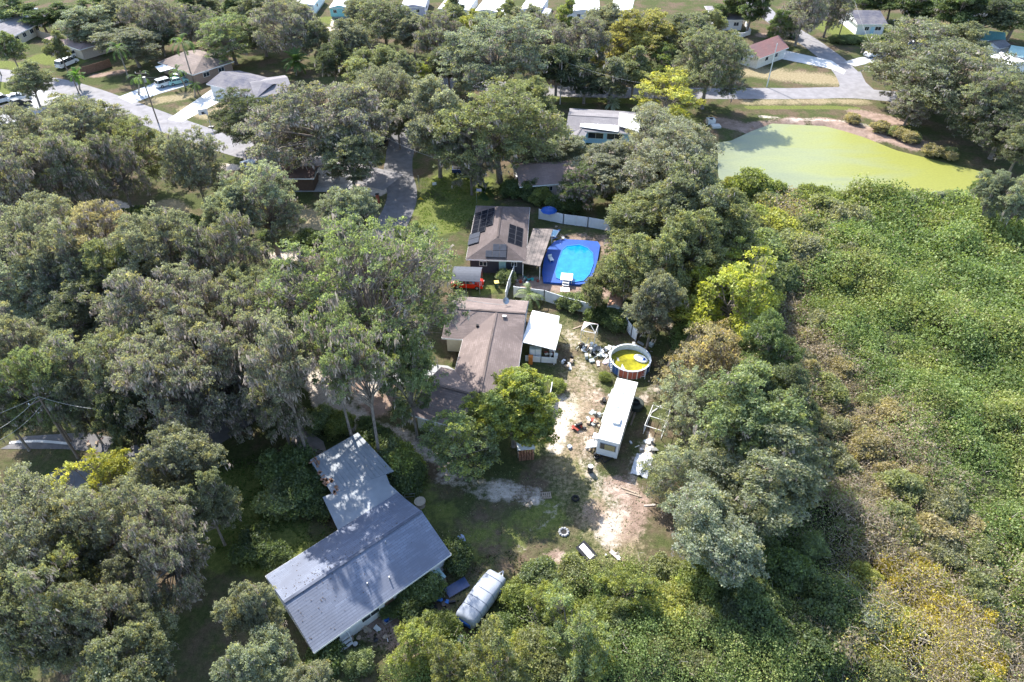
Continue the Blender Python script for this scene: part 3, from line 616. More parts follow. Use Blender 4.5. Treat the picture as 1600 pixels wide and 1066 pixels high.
 (1080, 745, 58, 'scraggly', 'silver', 'silvery thin tree with pale dead twigs beside the plastic sheeting', dict(hscale=0.85)),
 (1108, 832, 66, 'oak_mid', 'silver', 'pale silvery-green oak at the lower right corner of the yard', dict(hscale=0.75)),
 (1212, 640, 50, 'oak_mid', 'dark', 'dark green tree right of the green oak, at the scrub edge'),
 (985, 925, 42, 'loose', 'bright', 'low yellow-green tree behind the leaning boards', dict(hscale=0.6)),
 (858, 940, 34, 'loose', 'bright', 'young bright tree right of the covered boat', dict(hscale=0.6)),
 (652, 1008, 46, 'loose', 'bright', 'feathery yellow-green tree left of the covered boat', dict(hscale=0.6)),
 (775, 1030, 56, 'loose', 'olive', 'olive scrub tree at the bottom edge below the boat'),
 (700, 1040, 34, 'loose', 'olive', 'small scrub tree at the bottom edge left of the olive one'),
 (900, 990, 54, 'loose', 'green', 'green scrub tree at the bottom, right of the boat clearing'),
 (1552, 304, 20, 'oak_mid', 'silver', 'pale willow-like bush tree at the right end of the pond'),
 (1592, 312, 26, 'oak_mid', 'silver', 'pale willow-like bush tree at the right edge below the pond'),
]
stage_trees(TREES)

# palms
def frondmesh(seed, n, L, droop, up, wid=0.28, leaf=0.5):
    rng = np.random.default_rng(seed); V = []; C = []
    for k in range(n):
        a = 2*math.pi*k/n*1.618*3; el = rng.uniform(*up); d = np.array([math.cos(a), math.sin(a), 0]); w = np.array([-d[1], d[0], 0]); p = np.zeros(3)
        pts = []; ang = el; m = 12
        for i in range(m):
            pts.append(p.copy()); p = p+(d*math.cos(ang)+np.array([0, 0, math.sin(ang)]))*L/m; ang -= droop/m*(1+i/m)
        for i in range(1, m):
            q = pts[i]; s = math.sin(math.pi*(i+0.5)/(m+0.6))**0.6*leaf*L/3; t = (pts[i]-pts[i-1]); t /= np.linalg.norm(t)
            for sg in (-1, 1):
                for h in (0, .5):
                    e = q + t*(h*L/m) ; tip = e+(w*sg*0.85+t*0.5)*s+np.array([0, 0, -0.35*s*rng.uniform(.3, 1.3)])
                    V += [e, e+t*wid*0.3, tip, e-t*wid*0.15]; C.append([rng.uniform(.7, 1.3)]*3)
    return np_mesh('fronds', np.array(V), len(C), 4, LEAF, np.array(C))
PALMF = [frondmesh(3, 16, 2.8, 1.5, (0.0, 1.2)), frondmesh(4, 30, 2.2, 0.9, (-0.5, 1.4), leaf=0.7)]
def palm(px, py, bx, by, s, kind, label, col=(0.12, 0.18, 0.05), group=None):
    """px,py crown; bx,by foot of the trunk"""
    f = gp(bx, by); best = None
    hh = 0.5
    while hh < 20:
        x, y = proj(f.x, f.y, hh)
        if y <= py: break
        hh += 0.1
    t = thing('palm_tree', label, 'palm', (f.x, f.y, 0), 0, group)
    top = Vector((gp(px, py, hh).x-f.x, gp(px, py, hh).y-f.y, hh)); top.x = max(-1.5, min(1.5, top.x)); top.y = max(-1.5, min(1.5, top.y))
    MB().tube([(0, 0, -0.2), top*0.3+Vector((0.1, 0, 0)), top*0.65, top], [0.22, 0.16, 0.14, 0.15], 8).build('trunk', PALMB, t)
    o = obj('fronds', PALMF[kind], t, col); o.location = top; o.scale = (s, s, s); o.rotation_euler = (0, 0, px*0.37)
palm(185, 76, 200, 122, 1.25, 0, 'tall palm in front of the grey oak, left of the two white cars')
palm(284, 66, 302, 132, 1.35, 0, 'tallest palm, crossing the brown roof with its slim trunk')
palm(276, 112, 290, 137, 1.0, 0, 'short palm beside the two cars on the blue-grey driveway')
palm(222, 122, 216, 148, 1.1, 0, 'bushy palm on the shady lawn left of the utility pole')
palm(304, 133, 304, 152, 0.75, 0, 'small palm casting its shadow on the bright driveway')
palm(120, 118, 124, 140, 1.0, 1, 'bright green palm beside the short pole on the upper left road', (0.13, 0.24, 0.05))
palm(462, 96, 463, 118, 1.6, 1, 'round-headed sabal palm right of the dark roof')
palm(437, 140, 437, 150, 0.8, 1, 'little palm growing against the grey end of the dark roof')
palm(828, 462, 826, 474, 1.0, 0, 'pale green palm between the brown roof and the white fence', (0.22, 0.27, 0.12))
palm(957, 162, 958, 172, 0.9, 1, 'pale broad-leafed plant behind the grey roof with white awning', (0.32, 0.36, 0.27))
palm(1240, 52, 1240, 60, 0.8, 1, 'dark clipped palm bush at the foot of the thin pole, top right', (0.05, 0.09, 0.03))
palm(757, 300, 757, 306, 0.9, 1, 'spiky dark palm against the corner of the solar roof', (0.06, 0.11, 0.03))

# shrubs
proto('bush', 4, 1.7, 1.9, nl=9, nsub=14, nleaf=110, ls=0.095, gap=0.05, flat=0.75, trunk_r=0.08, clump=(0.3, 0.6), lobe=(0.4, 0.6), low=-0.3, hue=0.3, huem=(1.15, 1.12, 0.85))
proto('twiggy', 2, 2.0, 2.2, nl=10, nsub=10, nleaf=8, ls=0.12, gap=0.4, flat=0.6, trunk_r=0.10, clump=(0.3, 0.6), twig=5, lobe=(0.3, 0.5))
def bush(px, py, rm, colr, label, group=None, kind='bush', name='shrub', zs=1.0, world=None):
    cr, tr, mo, zc, R0 = rt.choice(PROTO[kind]); s = rm/R0
    p = world if world is not None else gp(px, py, zc*s)
    t = thing(name, label, 'bush', (p[0], p[1], 0), rt.uniform(0, 6.28), group); t.scale = (s, s, s*zs)
    c = KC[colr] if isinstance(colr, str) else colr; j = rt.uniform(0.85, 1.15)
    a = obj('stem', tr, t); obj('foliage', cr, t, tuple(x*j for x in c))
    if kind == 'twiggy': a.name = 'twigs'
    return t
BUSH = [
 (450, 735, 2.6, 'deep', 'dark shrub between the lower left lawn and the carport, uppermost'), (470, 770, 2.4, 'deep', 'dark shrub left of the carport notch'),
 (440, 785, 2.2, 'green', 'green shrub at the lawn edge beside the carport'), (500, 790, 1.8, 'deep', 'dark shrub tucked behind the slate blue roof'),
 (395, 860, 1.8, 'deep', 'dark shrub at the left back corner of the slate blue roof'), (430, 870, 1.4, 'deep', 'small dark shrub behind the slate blue roof'),
 (500, 660, 1.6, 'green', 'green shrub between the sand drive and the carport'), (530, 668, 1.5, 'bright', 'bright shrub behind the carport'),
 (590, 690, 1.8, 'deep', 'dark shrub right of the carport, by the sand'), (610, 712, 2.0, 'green', 'green shrub right of the carport corner'), (628, 730, 2.2, 'bright', 'yellowish shrub at the carport corner'),
 (640, 752, 1.8, 'deep', 'dark shrub beside the white door of the carport'), (575, 672, 1.4, 'deep', 'small dark shrub at the carport top corner'),
 (712, 870, 1.6, 'deep', 'green shrub at the right end of the slate blue roof'), (660, 925, 1.6, 'deep', 'dark shrub by the white wall, near the teal hot tub'), (640, 945, 1.5, 'deep', 'dark shrub along the white wall, middle'),
 (605, 950, 1.0, 'deep', 'low dark shrub along the white wall'), (690, 985, 1.6, 'bright', 'bright little shrub beside the trailer tongue of the boat'),
 (510, 1030, 1.6, 'deep', 'dark shrub below the wooden steps'), (560, 1035, 1.2, 'green', 'green shrub at the bottom below the white wall'),
 (872, 605, 1.0, 'bright', 'bright little shrub at the corner of the white garden wall'), (945, 590, 0.7, 'bright', 'small yellow-green shrub below the junk pile'),
 (975, 490, 1.8, 'green', 'bright shrub in front of the curved white fence'), (960, 505, 1.6, 'deep', 'dark shrub left of the curved white fence'), (940, 495, 1.6, 'deep', 'dark shrub along the white fence right part'),
 (895, 475, 1.6, 'green', 'shrub leaning on the white fence behind the patio roof'), (790, 435, 1.3, 'green', 'shrub against the black end wall of the solar roofed house'),
 (845, 310, 1.8, 'bright', 'bright shrub at the left end of the white pool fence'), (870, 322, 1.8, 'deep', 'dark vine shrub hanging over the white pool fence'), (890, 325, 1.8, 'deep', 'second dark vine shrub hanging over the white pool fence'),
 (1055, 625, 1.5, 'brown', 'reddish brown shrub right of the yard grass'), (1085, 650, 1.5, 'green', 'green shrub right of the reddish brown shrub'),
 (1230, 50, 2.4, 'deep', 'dark round shrub at the road bend, top right'), (1208, 55, 1.6, 'green', 'bleached shrub in the sandy bed, top right'),
 (830, 300, 2.2, 'deep', 'shrub in front of the pink roofed house'), (800, 300, 2.0, 'deep', 'dark shrub left of the pink roofed house windows'),
 (1310, 1000, 2.2, 'brown', 'pale twiggy dead shrub at the bottom right', dict(kind='twiggy')), (1270, 985, 1.8, 'brown', 'twiggy grey shrub left of the pale dead one', dict(kind='twiggy')),
 (1372, 690, 2.0, 'brown', 'bleached twiggy scrub in the brown band', dict(kind='twiggy')), (1400, 640, 1.8, 'brown', 'upper bleached twiggy scrub in the brown band', dict(kind='twiggy')),
 (1340, 660, 1.8, 'brown', 'left bleached twiggy scrub in the brown band', dict(kind='twiggy')), (1290, 590, 1.8, 'brown', 'small bleached scrub near the deep green tree', dict(kind='twiggy')),
 (1405, 850, 2.4, 'brown', 'wide bleached twiggy scrub above the yellow bushes', dict(kind='twiggy')), (1420, 880, 2.0, 'brown', 'low bleached twiggy scrub just above the yellow bushes', dict(kind='twiggy')),
 (1358, 965, 1.7, 'silver', 'silver-green shrub left of the yellow bushes'), (1600, 350, 1.8, 'brown', 'rust coloured shrub at the right edge of the vine field'),
]
for row in BUSH: bush(*row[:5], **(row[5] if len(row) > 5 else {}))
HO = ['leftmost', 'second from the left', 'third from the left', 'fourth from the left', 'fifth from the left', 'sixth from the left', 'seventh from the left', 'last on the right']
hedge = [(205, 340), (225, 346), (245, 350), (268, 352), (290, 350)]
for i, (x, y) in enumerate(hedge): bush(x, y, 2.2, 'deep', f'dark clipped hedge bush below the tan grass clearing, {HO[i]}', 'hedge of the tan clearing', zs=0.8)
for i, (x, y) in enumerate([(425, 372), (440, 374), (470, 375), (488, 374)]): bush(x, y, 1.8, 'deep', f'dark hedge bush below the silvery oak lawn, {HO[i]}', 'hedge below the silvery oak', zs=0.8)
for i in range(8): bush(1313+i*10, 61, 2.2, 'green', f'clipped green hedge bush before the slate roofed cottage, {HO[i]}', 'hedge by the slate roofed house', zs=0.55)
rs = random.Random(11)
CW = {'lime': 'yellow-green', 'olive': 'olive', 'bright': 'bright green', 'brown': 'brownish', 'green': 'mid-green', 'silver': 'silvery', 'greyolive': 'grey-olive', 'deep': 'dark green', 'gold': 'golden yellow', 'dark': 'near-black green'}
ORD = ['leftmost', 'second from the left', 'third from the left', 'fourth from the left', 'fifth from the left', 'sixth from the left', 'seventh from the left', 'eighth from the left', 'ninth from the left']
def scatter(poly, n, rng_r, cols, noun, marks, group, kind='bush', mind=1.2):
    P = pxs(poly); x0, x1 = min(p.x for p in P), max(p.x for p in P); y0, y1 = min(p.y for p in P), max(p.y for p in P); got = []; k = 0; fam = {}
    while len(got) < n and k < n*60:
        k += 1; x, y = rs.uniform(x0, x1), rs.uniform(y0, y1)
        if not inpoly(np.array([x]), np.array([y]), P)[0]: continue
        if any((x-a)**2+(y-b)**2 < mind*mind for a, b in got): continue
        got.append((x, y)); c = rs.choice(cols); r = rs.uniform(*rng_r); t = bush(0, 0, r, c, '', group, kind, world=(x, y))
        px, py = proj(x, y, 1); m = min(marks, key=lambda q: (q[0]-px)**2+(q[1]-py)**2)[2]
        sz = 'small' if r < rng_r[0]+(rng_r[1]-rng_r[0])*.4 else 'large' if r > rng_r[0]+(rng_r[1]-rng_r[0])*.72 else 'medium'
        fam.setdefault((sz, CW[c], m), []).append((px, t))
    for (sz, cw, m), L in fam.items():
        L.sort(key=lambda q: q[0])
        for i, (px, t) in enumerate(L): t['label'] = f'{sz} {cw} {noun} {m}' + (f', {ORD[min(i, 8)]}' if len(L) > 1 else '')
scatter([(1060, 290), (1180, 290), (1300, 345), (1390, 400), (1370, 470), (1290, 450), (1230, 420), (1180, 520), (1060, 400), (960, 330)], 54, (1.8, 3.2), ['lime', 'olive', 'olive', 'bright', 'greyolive', 'green', 'green'], 'shrub',
        [(1000, 330, 'left of the upper thicket'), (1120, 310, 'under the pond corner'), (1250, 330, 'at the top of the thicket'), (1350, 400, 'where thicket meets vine field'), (1180, 400, 'in the thicket middle'), (1290, 430, 'at the lower thicket edge'), (1180, 480, 'behind the big bright tree')], 'shrubs of the upper thicket', mind=2.4)
scatter([(1130, 300), (1300, 312), (1480, 306), (1590, 306), (1590, 335), (1400, 330), (1180, 328)], 26, (1.2, 2.2), ['green', 'olive', 'silver', 'deep', 'bright'], 'shrub',
        [(1150, 300, 'at the left end of the near pond shore'), (1260, 310, 'on the left half of the near shore'), (1370, 310, 'on the right half of the near shore'), (1470, 300, 'towards the right end of the shore'), (1560, 300, 'beyond the right end of the pond')], 'shore shrubs', mind=1.8)
scatter([(820, 900), (960, 870), (1060, 900), (1150, 930), (1180, 1066), (800, 1066), (780, 980)], 36, (1.0, 1.9), ['bright', 'olive', 'green', 'deep', 'lime'], 'shrub',
        [(850, 930, 'just right of the covered boat'), (950, 900, 'under the leaning board'), (1060, 930, 'below the grey-green oak'), (840, 1030, 'at the bottom below the boat'), (950, 1020, 'at the bottom edge centre'), (1080, 1030, 'at the bottom right of centre')], 'shrubs of the lower brush', mind=1.4)
scatter([(1350, 890), (1480, 900), (1560, 1000), (1540, 1080), (1380, 1080), (1330, 1000)], 26, (0.8, 1.5), ['gold', 'lime', 'lime', 'gold', 'olive'], 'bush',
        [(1400, 920, 'at the top of the yellow patch'), (1500, 940, 'on the upper right of the yellow patch'), (1380, 1020, 'on the left of the yellow patch'), (1460, 1000, 'in the yellow patch middle'), (1530, 1040, 'near the bottom right corner')], 'yellow bushes, bottom right', mind=1.2)
scatter([(1250, 560), (1330, 560), (1420, 700), (1480, 830), (1380, 880), (1290, 850), (1250, 700)], 20, (1.0, 1.9), ['brown', 'olive', 'brown'], 'twiggy bush',
        [(1280, 590, 'at the top of the brown band'), (1350, 660, 'in the upper brown band'), (1300, 720, 'beside the dark trees'), (1400, 760, 'in the brown band middle'), (1350, 840, 'at the foot of the brown band')], 'twiggy scrub of the brown band', kind='twiggy', mind=1.7)
scatter([(1225, 470), (1300, 520), (1400, 660), (1480, 800), (1560, 900), (1600, 1060), (1540, 1000), (1480, 880), (1330, 870), (1260, 800), (1250, 640)], 34, (1.1, 2.1), ['greyolive', 'olive', 'brown', 'brown', 'brown'], 'scrub',
        [(1250, 500, 'at the left rim of the vine field'), (1300, 600, 'in the upper scrub belt'), (1380, 720, 'in the scrub belt middle'), (1300, 780, 'beside the broad oak shade'), (1450, 830, 'on the lower right of the scrub belt'), (1560, 980, 'near the bottom right corner')], 'grey-olive scrub belt', mind=2.0)
scatter([(1120, 860), (1290, 830), (1330, 950), (1250, 1066), (1150, 1066)], 18, (1.2, 2.2), ['deep', 'green', 'dark'], 'shaded bush',
        [(1160, 880, 'below the broad oak'), (1270, 870, 'right of the broad oak shade'), (1200, 960, 'in the deep shade patch'), (1290, 960, 'beside the yellow patch'), (1200, 1040, 'at the bottom edge')], 'shaded bushes, lower right', mind=1.5)
scatter([(1280, 182), (1345, 196), (1400, 215), (1440, 235), (1480, 255), (1500, 250), (1430, 220), (1360, 196)], 10, (0.9, 1.6), ['brown', 'olive', 'brown'], 'weed clump',
        [(1310, 195, 'at the upper pond bank'), (1390, 215, 'half way along the far bank'), (1470, 250, 'at the right end of the far bank')], 'weed clumps of the far bank', mind=1.2)
# vine field: nobody could count it
def vines():
    rng = np.random.default_rng(3)
    P = pxs([(1120, 300), (1250, 312), (1400, 320), (1520, 310), (1600, 304), (1750, 290), (1900, 700), (1800, 1250), (560, 1250), (600, 1040), (780, 1010), (800, 950), (870, 905), (960, 880), (1030, 900), (1080, 880), (1110, 780), (1170, 700), (1210, 600), (1180, 500), (1120, 560), (1085, 640), (1050, 600), (1060, 520), (1030, 470), (1000, 410), (960, 330), (980, 300)])
    X = rng.uniform(-25, 175, 60000); Y = rng.uniform(14, 142, 60000); k = inpoly(X, Y, P); X, Y = X[k], Y[k]
    dist = np.hypot(X, Y); pr = np.clip((70/np.maximum(dist, 30))**1.1, 0.25, 1)*0.75
    pxy = proj(X, Y, 1)
    vis = (pxy[0] > 560) & (pxy[0] < 1680) & (pxy[1] < 1150)
    k = (rng.uniform(size=len(X)) < pr) & vis; X, Y, dist = X[k], Y[k], dist[k]
    n = len(X)
    lo = np.array([noise.noise(Vector((x*0.09, y*0.09, 0)))+0.6*noise.noise(Vector((x*0.22, y*0.22, 5))) for x, y in zip(X, Y)])
    keep_ = (lo+0.35*np.array([noise.noise(Vector((x*0.45, y*0.45, 7))) for x, y in zip(X, Y)]) > -0.85); X, Y, dist, lo = X[keep_], Y[keep_], dist[keep_], lo[keep_]; n = len(X)
    tone = np.array([noise.noise(Vector((x*0.13, y*0.13, 9)))+0.7*noise.noise(Vector((x*0.4, y*0.4, 2))) for x, y in zip(X, Y)])
    px, py = proj(X, Y, 1)
    # brown band: seam between shaded trees and green field
    ctr = np.interp(py, [500, 600, 700, 800, 900, 1066, 1300], [1230, 1310, 1350, 1390, 1440, 1560, 1700]); wd = np.interp(py, [500, 650, 800, 1066], [35, 95, 130, 170])
    br = np.exp(-((px-ctr)/wd)**2)*1.1
    yel = np.exp(-((px-1440)/110)**2-((py-980)/90)**2) + 0.2*np.exp(-((px-1180)/90)**2-((py-330)/60)**2)
    R = rng.uniform(0.4, 1.0, n)**1.5*1.9*np.clip(dist/70, 1, 1.5); Hh = R*rng.uniform(0.6, 1.3, n); Z0 = np.clip(lo, -0.25, 1)*2.6+0.3
    per = 150; idx = np.repeat(np.arange(n), per); d = rdir(rng, len(idx)); d[:, 2] = np.abs(d[:, 2])
    c = np.stack([X, Y, Z0], 1)[idx]; sc = np.stack([R, R, Hh], 1)[idx]
    Q = c+d*sc*rng.uniform(0.7, 1.08, len(idx))[:, None]
    pal = np.array([(0.185, 0.25, 0.085), (0.24, 0.295, 0.095), (0.285, 0.31, 0.105), (0.31, 0.25, 0.185), (0.48, 0.41, 0.07)])
    u = tone[idx]+rng.normal(size=len(idx))*0.10+(rng.normal(size=n)*0.15)[idx]
    ci = np.where(u < -0.05, 0, np.where(u < 0.35, 1, 2)); ru = rng.uniform(size=len(idx))
    mb = rng.uniform(size=n)*0.6
    ci = np.where(ru*0.4+mb[idx] < br[idx]*0.72, 3, ci); ci = np.where((ru > 0.45) & (yel[idx] > rng.uniform(size=len(idx))*0.8), 4, ci)
    ci = np.where((ru > 0.985), 3, ci)
    col = pal[ci]*rng.uniform(0.85, 1.15, len(idx))[:, None]*(0.74+0.5*rng.uniform(size=n))[idx][:, None]
    sz = 0.085*np.clip(dist/60, 0.75, 2.0)[idx]
    V, col = leaves(rng, Q, d+np.array([0, 0, .3]), sz, col, 0.7)
    me = np_mesh('vine_field', V, len(idx), 3, VINE, col); o = obj('vine_field', me, None, (1, 1, 1))
    tag(o, 'dense field of climbing vines and scrub in green, brown and yellow, right of the trees', 'vines', kind='stuff')
    # bleached twigs standing in the brown band
    k = rng.uniform(size=n) < br*1.0+0.04; XX, YY, ZZ = X[k], Y[k], Z0[k]+Hh[k]*.4; m = 18; N = len(XX)*m
    o3 = np.repeat(np.stack([XX, YY, ZZ], 1), m, 0)+rng.normal(size=(N, 3))*np.array([.6, .6, .18]); dd = rdir(rng, N)*np.array([1, 1, .5]); dd[:, 2] = np.abs(dd[:, 2])+.25; dd *= rng.uniform(0.3, 1.0, N)[:, None]
    sd_ = rdir(rng, N)*0.03; V = np.stack([o3-sd_, o3+sd_, o3+dd+sd_*.3, o3+dd-sd_*.3], 1).reshape(-1, 3)
    me = np_mesh('dead_twigs', V, N, 4, LEAF, rng.uniform(.6, 1.3, N)[:, None]*np.ones((1, 3)))
    tag(obj('dead_twigs', me, None, (0.55, 0.48, 0.42)), 'bleached dead twigs sticking out of the brown scrub band', 'twigs', kind='stuff')
    # dark undergrowth sheet below
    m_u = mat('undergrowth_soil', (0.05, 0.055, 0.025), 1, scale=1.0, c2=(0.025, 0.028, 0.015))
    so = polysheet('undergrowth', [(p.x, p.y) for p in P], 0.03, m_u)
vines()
# weeds and tussocks over the lawns: uncountable
def tufts():
    rng = np.random.default_rng(8); Vs = []; Cs = []
    for poly, n, cols, h in (
        ([(850, 480), (1060, 490), (1080, 640), (1020, 700), (1000, 870), (860, 890), (690, 850), (640, 760), (860, 720)], 12000, [(0.18, 0.19, 0.09), (0.26, 0.23, 0.14), (0.16, 0.17, 0.08)], 0.07),
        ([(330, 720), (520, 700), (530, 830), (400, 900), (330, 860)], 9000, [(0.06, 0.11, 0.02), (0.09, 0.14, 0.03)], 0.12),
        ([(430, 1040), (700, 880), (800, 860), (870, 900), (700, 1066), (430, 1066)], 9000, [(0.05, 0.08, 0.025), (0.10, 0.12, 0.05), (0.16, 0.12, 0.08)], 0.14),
        ([(660, 280), (760, 270), (730, 360), (650, 370)], 5000, [(0.12, 0.19, 0.035), (0.16, 0.2, 0.05)], 0.14)):
        P = pxs(poly); x = rng.uniform(min(p.x for p in P), max(p.x for p in P), n); y = rng.uniform(min(p.y for p in P), max(p.y for p in P), n); k = inpoly(x, y, P)
        for f in HOUSEFOOT: k &= ~inpoly(x, y, f)
        x, y = x[k], y[k]; nn = np.array([noise.noise(Vector((a*0.6, b*0.6, 0))) for a, b in zip(x, y)]); k = nn > -0.12; x, y = x[k], y[k]; n = len(x)
        o = np.stack([x, y, np.zeros(n)], 1); ci = rng.integers(0, len(cols), n)
        up = np.stack([rng.normal(size=n)*0.05, rng.normal(size=n)*0.05, rng.uniform(0.4, 1.2, n)*h], 1); a = rng.uniform(0, 3.14, n); w = np.stack([np.cos(a), np.sin(a), 0*a], 1)*rng.uniform(.02, .06, n)[:, None]
        Vs.append(np.stack([o-w, o+w, o+w*1.6+up, o-w*1.6+up], 1).reshape(-1, 3)); Cs.append(np.array(cols)[ci]*rng.uniform(.7, 1.3, n)[:, None])
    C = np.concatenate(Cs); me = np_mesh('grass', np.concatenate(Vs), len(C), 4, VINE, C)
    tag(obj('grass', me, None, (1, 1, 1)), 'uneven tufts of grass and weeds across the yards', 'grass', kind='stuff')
# ---------------------------------------------------------------- buildings
HOUSEFOOT = []
def frame(B, C, Wd, z):
    b = gp(*B, z); c = gp(*C, z); d = (c-b); d.z = 0; L = d.length; d /= L; q = Vector((-d.y, d.x, 0))
    cen = b + d*L/2 + q*Wd/2; cen.z = 0
    return cen, math.atan2(d.y, d.x), L
def slope(b, e0, e1, r0, r1, n, th=0.014):
    e0, e1, r0, r1 = map(Vector, (e0, e1, r0, r1)); d = (e1-e0).normalized(); nr = (e1-e0).cross(r0-e0 if (r0-e0).length > 1e-3 else r1-e0).normalized()
    sl = (((r0+r1)/2)-((e0+e1)/2)).length
    for i in range(n):
        t0, t1 = i/n, (i+1)/n
        a, bb, c, dd = e0.lerp(r0, t0), e1.lerp(r1, t0), e1.lerp(r1, t1), e0.lerp(r0, t1)
        A, B_ = a+nr*th, bb+nr*th; D, C_ = dd+nr*0.004, c+nr*0.004
        u = [((p-e0).dot(d), (i+k)*sl/n) for p, k in ((A, 0), (B_, 0), (C_, 1), (D, 1))]
        b.add([A, B_, C_, D], [(0, 1, 2, 3)], [u]); b.add([a, bb, B_, A], [(0, 1, 2, 3)], [[u[0], u[1], u[1], u[0]]])
def wing(root, B, C, Wd, roofm, wallm, ze=2.6, rise=1.3, ridge='x', over=0.5, hip=(0, 0), windows=(), doors=(), fasc=WHITE, fine=True, wallz=0, Lx=None):
    cen, ang, L = frame(B, C, Wd, ze)
    if Lx: cen = cen + Vector((math.cos(ang), math.sin(ang), 0))*(Lx-L)/2; L = Lx
    hx, hy = L/2, Wd/2; loc = cen-Vector(root.location); loc.z = 0
    HOUSEFOOT.append([(cen.x+x*math.cos(ang)-y*math.sin(ang), cen.y+x*math.sin(ang)+y*math.cos(ang)) for x, y in ((-hx, -hy), (hx, -hy), (hx, hy), (-hx, hy))])
    b = MB(); zr = ze+rise
    if ridge == 'x':
        n = max(3, int(math.hypot(hy, rise)/(0.24 if fine else 0.8))); xl, xr = -hx+hip[0], hx-hip[1]
        slope(b, (-hx, -hy, ze), (hx, -hy, ze), (xl, 0, zr), (xr, 0, zr), n); slope(b, (hx, hy, ze), (-hx, hy, ze), (xr, 0, zr), (xl, 0, zr), n)
        if hip[0]: slope(b, (-hx, hy, ze), (-hx, -hy, ze), (xl, 0, zr), (xl, 0, zr), n)
        if hip[1]: slope(b, (hx, -hy, ze), (hx, hy, ze), (xr, 0, zr), (xr, 0, zr), n)
        cap = [(xl, 0, zr+.03), (xr, 0, zr+.03)]
    else:
        n = max(3, int(math.hypot(hx, rise)/(0.24 if fine else 0.8))); yl, yr = -hy+hip[0], hy-hip[1]
        slope(b, (hx, -hy, ze), (hx, hy, ze), (0, yl, zr), (0, yr, zr), n); slope(b, (-hx, hy, ze), (-hx, -hy, ze), (0, yr, zr), (0, yl, zr), n)
        if hip[0]: slope(b, (-hx, -hy, ze), (hx, -hy, ze), (0, yl, zr), (0, yl, zr), n)
        if hip[1]: slope(b, (hx, hy, ze), (-hx, hy, ze), (0, yr, zr), (0, yr, zr), n)
        cap = [(0, yl, zr+.03), (0, yr, zr+.03)]
    b.build('roof', roofm, root, loc, ang)
    if fine:
        rc = MB().bar(cap[0], cap[1], 0.28, 0.06)
        rc.build('ridge_cap', roofm, root, loc, ang)
    f = MB(); f.box((0, -hy-.012, ze-.10), (2*hx, .03, .2)); f.box((0, hy+.012, ze-.10), (2*hx, .03, .2)); f.box((-hx-.012, 0, ze-.10), (.03, 2*hy, .2)); f.box((hx+.012, 0, ze-.10), (.03, 2*hy, .2))
    f.box((0, 0, ze-.14), (2*hx-.06, 2*hy-.06, .03)); f.build('fascia', fasc, root, loc, ang)
    w = MB(); wx, wy = hx-over, hy-over
    if ridge == 'x' and not (hip[0] and hip[1]):
        zw = ze+rise*over/hy-.09; P = [(-wy, wallz), (wy, wallz), (wy, zw), (0, zr-.09), (-wy, zw)]
        x0 = -wx if not hip[0] else -hx+hip[0]; x1 = wx if not hip[1] else hx-hip[1]
        w.add([(x0, y, z) for y, z in P]+[(x1, y, z) for y, z in P], [(0, 1, 2, 3, 4)[::-1], (5, 6, 7, 8, 9)]+[(i, (i+1) % 5, 5+(i+1) % 5, 5+i) for i in range(5)])
    elif ridge == 'y' and not (hip[0] and hip[1]):
        zw = ze+rise*over/hx-.09; P = [(-wx, wallz), (wx, wallz), (wx, zw), (0, zr-.09), (-wx, zw)]
        y0 = -wy if not hip[0] else -hy+hip[0]; y1 = wy if not hip[1] else hy-hip[1]
        w.add([(x, y0, z) for x, z in P]+[(x, y1, z) for x, z in P], [(0, 1, 2, 3, 4), (5, 6, 7, 8, 9)[::-1]]+[(i, (i+1) % 5, 5+(i+1) % 5, 5+i)[::-1] for i in range(5)])
    if hip[0] or hip[1]: w.box((0, 0, (wallz+ze-.16)/2), (2*wx-.01, 2*wy-.01, ze-.16-wallz))
    w.build('wall', wallm, root, loc, ang)
    def onwall(side, t, ww, hh, z, nm, m, pr):
        bb = MB()
        if side in 'SN': s = -1 if side == 'S' else 1; bb.box((t, s*(wy+pr/2), z), (ww, pr, hh))
        else: s = -1 if side == 'W' else 1; bb.box((s*(wx+pr/2), t, z), (pr, ww, hh))
        return bb
    for side, t, ww, hh, z in windows:
        fr = onwall(side, t, ww, hh, z, 0, 0, .06).build('window', WHITE, root, loc, ang)
        pw = (ww-.18)/2
        for k in (-1, 1):
            onwall(side, t+k*(pw/2+.03), pw, hh-.14, z, 0, 0, .075).build('pane', GLASS, fr)
    for side, t, ww, hh, m in doors:
        onwall(side, t, ww, hh, hh/2, 0, 0, .06).build('door', m, root, loc, ang)
    return cen, ang, L
